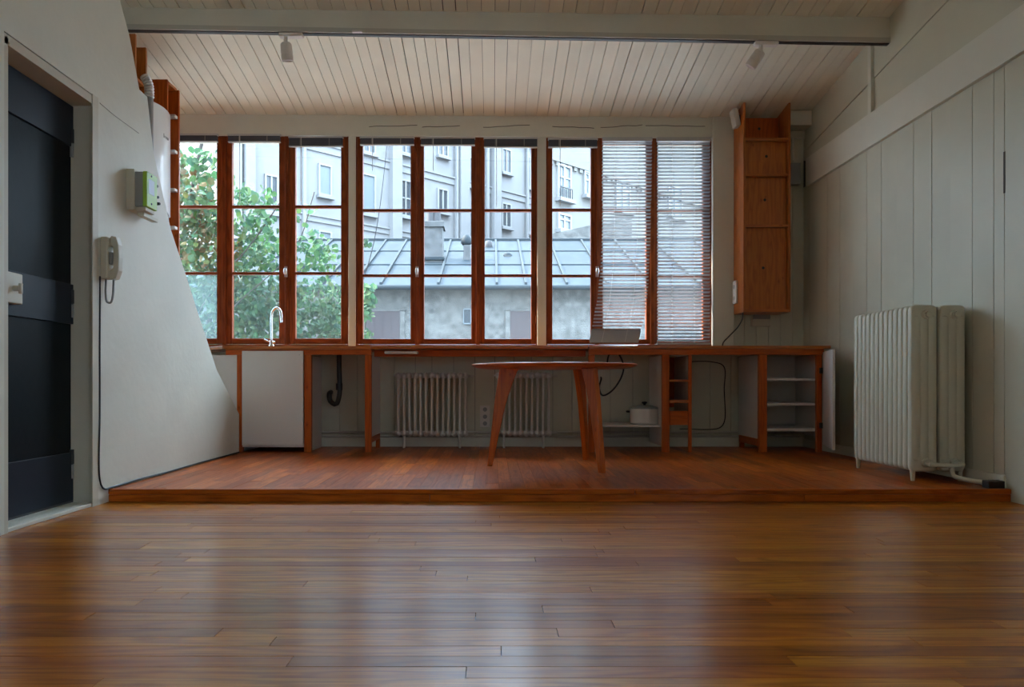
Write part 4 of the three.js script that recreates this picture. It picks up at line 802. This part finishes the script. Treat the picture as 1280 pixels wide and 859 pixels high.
facadeHouse('beige_house', 'beige neighbouring house with a dentilled cornice, seen beside the blinds', 25.2, 0, 0, mats.facadeBeige, 12, (h, on, box) => {
  const t0 = on(676).t, t1 = on(960).t, H = 12.5, yAt = (px, py) => PY(py, on(px).Z);
  { const A = on(676), B = on(960); part(h, 'front_wall', prismY([[A.X, A.Z], [B.X, B.Z], [B.X + 2, B.Z + 6], [A.X + 0.55, A.Z + 6]], -0.2, H), mats.facadeBeige); }
  const yc = yAt(700, 204);
  part(h, 'cornice', box(t0 - 0.1, t1, yc, yc + 0.14, 0, 0.11), mats.facadeBeige);
  for (let t = t0 + 0.1; t < t0 + 8; t += 0.34) part(h, 'dentil', box(t, t + 0.17, yc - 0.14, yc, 0, 0.07), mats.facadeBeige);
  for (const [a, b, py0, py1] of [[697, 711, 209, 247], [730, 739.5, 217, 243], [697.5, 711, 270, 286], [770, 785, 225, 262], [835, 850, 235, 270]]) {
    const ta = on(a).t, tb = on(b).t, m = on((a + b) / 2), y1 = PY(py0, m.Z), y0 = PY(py1, m.Z), f = 0.07;
    const win = part(h, 'window', box(ta, tb, y0, y1, 0.005, 0.03), mats.windowPale);
    part(win, 'window_frame', merge([box(ta - f, ta, y0 - f, y1 + f, 0, 0.09), box(tb, tb + f, y0 - f, y1 + f, 0, 0.09), box(ta, tb, y1, y1 + f, 0, 0.09), box(ta, tb, y0 - f, y0, 0, 0.09), box((ta + tb) / 2 - 0.04, (ta + tb) / 2 + 0.04, y0, y1, 0.02, 0.07), box(ta, tb, y0 + (y1 - y0) * 0.62, y0 + (y1 - y0) * 0.62 + 0.06, 0.02, 0.07)]), mats.windowFrame);
    part(win, 'window_sill', box(ta - 0.15, tb + 0.15, y0 - 0.2, y0 - 0.07, 0, 0.25), mats.facadeTrim);
    if (a === 697) { const rl = []; for (let k = 0; k <= 6; k++) { const t = ta + (tb - ta) * k / 6; rl.push(box(t - 0.012, t + 0.012, y0 - 0.05, y0 + 0.3, 0.16, 0.19)); } rl.push(box(ta, tb, y0 + 0.3, y0 + 0.34, 0.15, 0.2)); part(win, 'window_railing', merge(rl), mats.darkMetal); }
  }
});
single('overhead_wire', tube([V(-4.6, 12.6, 32.9), V(-3.0, 8.15, 22), V(PX(470, 13.3), PY(290, 13.3), 13.3), V(PX(428, 7.36), PY(428, 7.36), 7.36)], 0.007, 20, 5), mats.cableDull, 'slanting wire strung across the courtyard', 'wire');

// foliage: bent round leaves on sprays
const leafGeo = (() => {
  const o = [[0, 0], [0.32, 0.16], [0.46, 0.42], [0.38, 0.7], [0.16, 0.92], [0, 1]], p = [], q = (a, b, c) => p.push(...a, ...b, ...c), at = (x, y) => [x, y, -0.18 * y * y + 0.22 * Math.abs(x)];
  for (const s of [-1, 1]) for (let i = 0; i < o.length - 1; i++) { const a = at(0, o[i][1]), b = at(s * o[i][0], o[i][1]), c = at(s * o[i + 1][0], o[i + 1][1]), d = at(0, o[i + 1][1]); if (i) q(...(s > 0 ? [a, b, c] : [a, c, b])); if (i < o.length - 2) q(...(s > 0 ? [a, c, d] : [a, d, c])); else if (!i) q(a, b, c); }
  const g = new THREE.BufferGeometry(); g.setAttribute('position', new THREE.Float32BufferAttribute(p, 3)); g.computeVertexNormals(); return g;
})();
function plant(name, label, category, stems, clusters, palette) {
  const t = thing(name, label, category);
  part(t, 'branches', merge(stems.map(([pts, r]) => tube(pts, r, 20, 6))), mats.bark);
  const spots = [];
  for (const [px, py, Z, rp, n, size, spread = 0.5, pal = palette] of clusters) for (let i = 0; i < n; i++) {
    const th = rr(0, Math.PI * 2), r = Math.pow(rnd(), 0.55) * rp, X = PX(px + Math.cos(th) * r, Z), Y = PY(py + Math.sin(th) * r, Z);
    spots.push([X, Y, Z + rr(-spread, spread), size * rr(0.7, 1.2), pal[Math.floor(rnd() * pal.length)]]);
  }
  const im = new THREE.InstancedMesh(leafGeo, leafMat, spots.length), d = new THREE.Object3D(), c = new THREE.Color();
  spots.forEach(([x, y, Z, s, col], i) => { d.position.set(x, y, -Z); d.rotation.set(rr(-0.9, 0.6) + Math.PI * 0.9, rr(-1.2, 1.2), rr(-0.9, 0.9)); d.scale.setScalar(s); d.updateMatrix(); im.setMatrixAt(i, d.matrix); c.setRGB(col[0] * rr(0.8, 1.2), col[1] * rr(0.85, 1.15), col[2] * rr(0.8, 1.2)); im.setColorAt(i, c); });
  im.name = 'foliage'; im.userData.kind = 'stuff'; im.castShadow = im.receiveShadow = true; t.add(im);
  return t;
}
const green = [[0.0275, 0.0683, 0.0275], [0.0385, 0.0845, 0.0308], [0.0495, 0.0943, 0.0330], [0.0259, 0.0650, 0.0330]], autumn = [[0.0550, 0.0780, 0.0253], [0.0770, 0.0702, 0.0275], [0.0688, 0.0507, 0.0220], [0.0341, 0.0702, 0.0275], [0.0424, 0.0780, 0.0341], [0.0308, 0.0702, 0.0341]], deep = [[0.0154, 0.0455, 0.0220], [0.0231, 0.0585, 0.0253], [0.0308, 0.0683, 0.0286], [0.0385, 0.0683, 0.0253]];
{
  const g = -0.1;
  plant('leafy_tree', 'loose leafy tree turning autumn brown outside the alcove window', 'tree',
    [[[V(PX(200, 10), g, 10), V(PX(215, 10), 1.2, 10), V(PX(230, 10), 2.4, 9.9), V(PX(262, 10), 3.9, 9.8)], 0.025], [[V(PX(205, 10), 0.4, 10), V(PX(250, 9.8), 1.6, 9.8), V(PX(320, 9.6), 2.5, 9.6), V(PX(352, 9.5), 2.95, 9.5)], 0.009], [[V(PX(220, 10), 1.0, 10), V(PX(300, 9.6), 1.7, 9.6), V(PX(370, 9.4), 2.35, 9.4), V(PX(393, 9.3), 3.0, 9.3)], 0.007], [[V(PX(215, 10), 1.8, 10), V(PX(225, 9.8), 2.9, 9.8), V(PX(222, 9.6), 3.6, 9.6)], 0.01]],
    [[230, 215, 9.9, 22, 90, 0.10, 0.5, autumn], [262, 205, 9.8, 18, 70, 0.10, 0.4, green], [245, 250, 9.7, 34, 230, 0.095, 0.5, autumn], [225, 290, 9.8, 36, 260, 0.09, 0.5, autumn], [258, 300, 9.8, 36, 280, 0.09, 0.5, autumn], [262, 262, 9.7, 22, 80, 0.1, 0.4, green], [225, 190, 9.9, 12, 22, 0.1, 0.4, autumn], [212, 240, 9.9, 28, 120, 0.1, 0.5, autumn],
      [300, 248, 9.5, 14, 40, 0.095], [325, 252, 9.5, 14, 42, 0.1], [340, 247, 9.5, 9, 16, 0.095], [303, 280, 9.5, 18, 60, 0.095], [325, 275, 9.5, 16, 50, 0.1], [342, 283, 9.5, 9, 14, 0.09], [300, 228, 9.5, 10, 12, 0.09],
      [393, 247, 9.3, 3, 1, 0.09], [385, 253, 9.3, 4, 2, 0.09], [388, 268, 9.3, 5, 3, 0.085], [397, 268, 9.3, 2, 1, 0.085], [372, 272, 9.3, 8, 6, 0.085], [383, 281, 9.3, 5, 3, 0.08], [373, 290, 9.3, 6, 5, 0.085], [380, 253, 9.3, 5, 3, 0.085],
      [395, 305, 9.4, 16, 60, 0.085], [410, 312, 9.4, 12, 34, 0.08], [385, 325, 9.4, 16, 40, 0.085], [412, 328, 9.4, 12, 24, 0.08], [402, 332, 9.4, 12, 18, 0.08]], green);
  plant('garden_shrub', 'dense dark green shrub filling the low panes behind the tap', 'shrub',
    [[[V(PX(250, 10.6), g, 10.6), V(PX(255, 10.6), 0.8, 10.6), V(PX(262, 10.5), 1.6, 10.5)], 0.04], [[V(PX(330, 10.4), g, 10.4), V(PX(325, 10.4), 0.7, 10.4), V(PX(318, 10.4), 1.5, 10.4)], 0.035], [[V(PX(400, 10.8), g, 10.8), V(PX(402, 10.8), 0.8, 10.8), V(PX(398, 10.8), 1.3, 10.8)], 0.03]],
    [[250, 345, 10.6, 40, 420, 0.085, 0.7], [315, 320, 10.4, 34, 260, 0.085, 0.6, green], [318, 360, 10.3, 44, 620, 0.08, 0.7], [300, 405, 10.3, 44, 520, 0.08, 0.7], [350, 400, 10.4, 40, 420, 0.08, 0.7], [250, 400, 10.5, 50, 480, 0.085, 0.7], [400, 380, 10.8, 34, 420, 0.075, 0.6], [395, 412, 10.8, 40, 460, 0.075, 0.6], [425, 375, 10.9, 16, 90, 0.075, 0.5], [330, 308, 10.4, 20, 80, 0.085, 0.5, green], [425, 410, 10.9, 20, 130, 0.075, 0.5]], deep);
  plant('creeper_plant', 'bright green climbing plant on the shed wall beside the first red door', 'climbing plant',
    [[[V(PX(452, 15.3), g, 15.3), V(PX(455, 15.3), 1.2, 15.3), V(PX(458, 15.2), 2.5, 15.2)], 0.02]],
    [[461, 358, 15.2, 7, 40, 0.11, 0.3, green], [460, 372, 15.2, 9, 70, 0.11, 0.3, green], [456, 390, 15.2, 8, 40, 0.11, 0.3, deep], [459, 302, 17.5, 4, 14, 0.12, 0.2, deep], [457, 418, 15.2, 8, 30, 0.11, 0.3, deep]], green);
}
renderer.render(scene, camera);
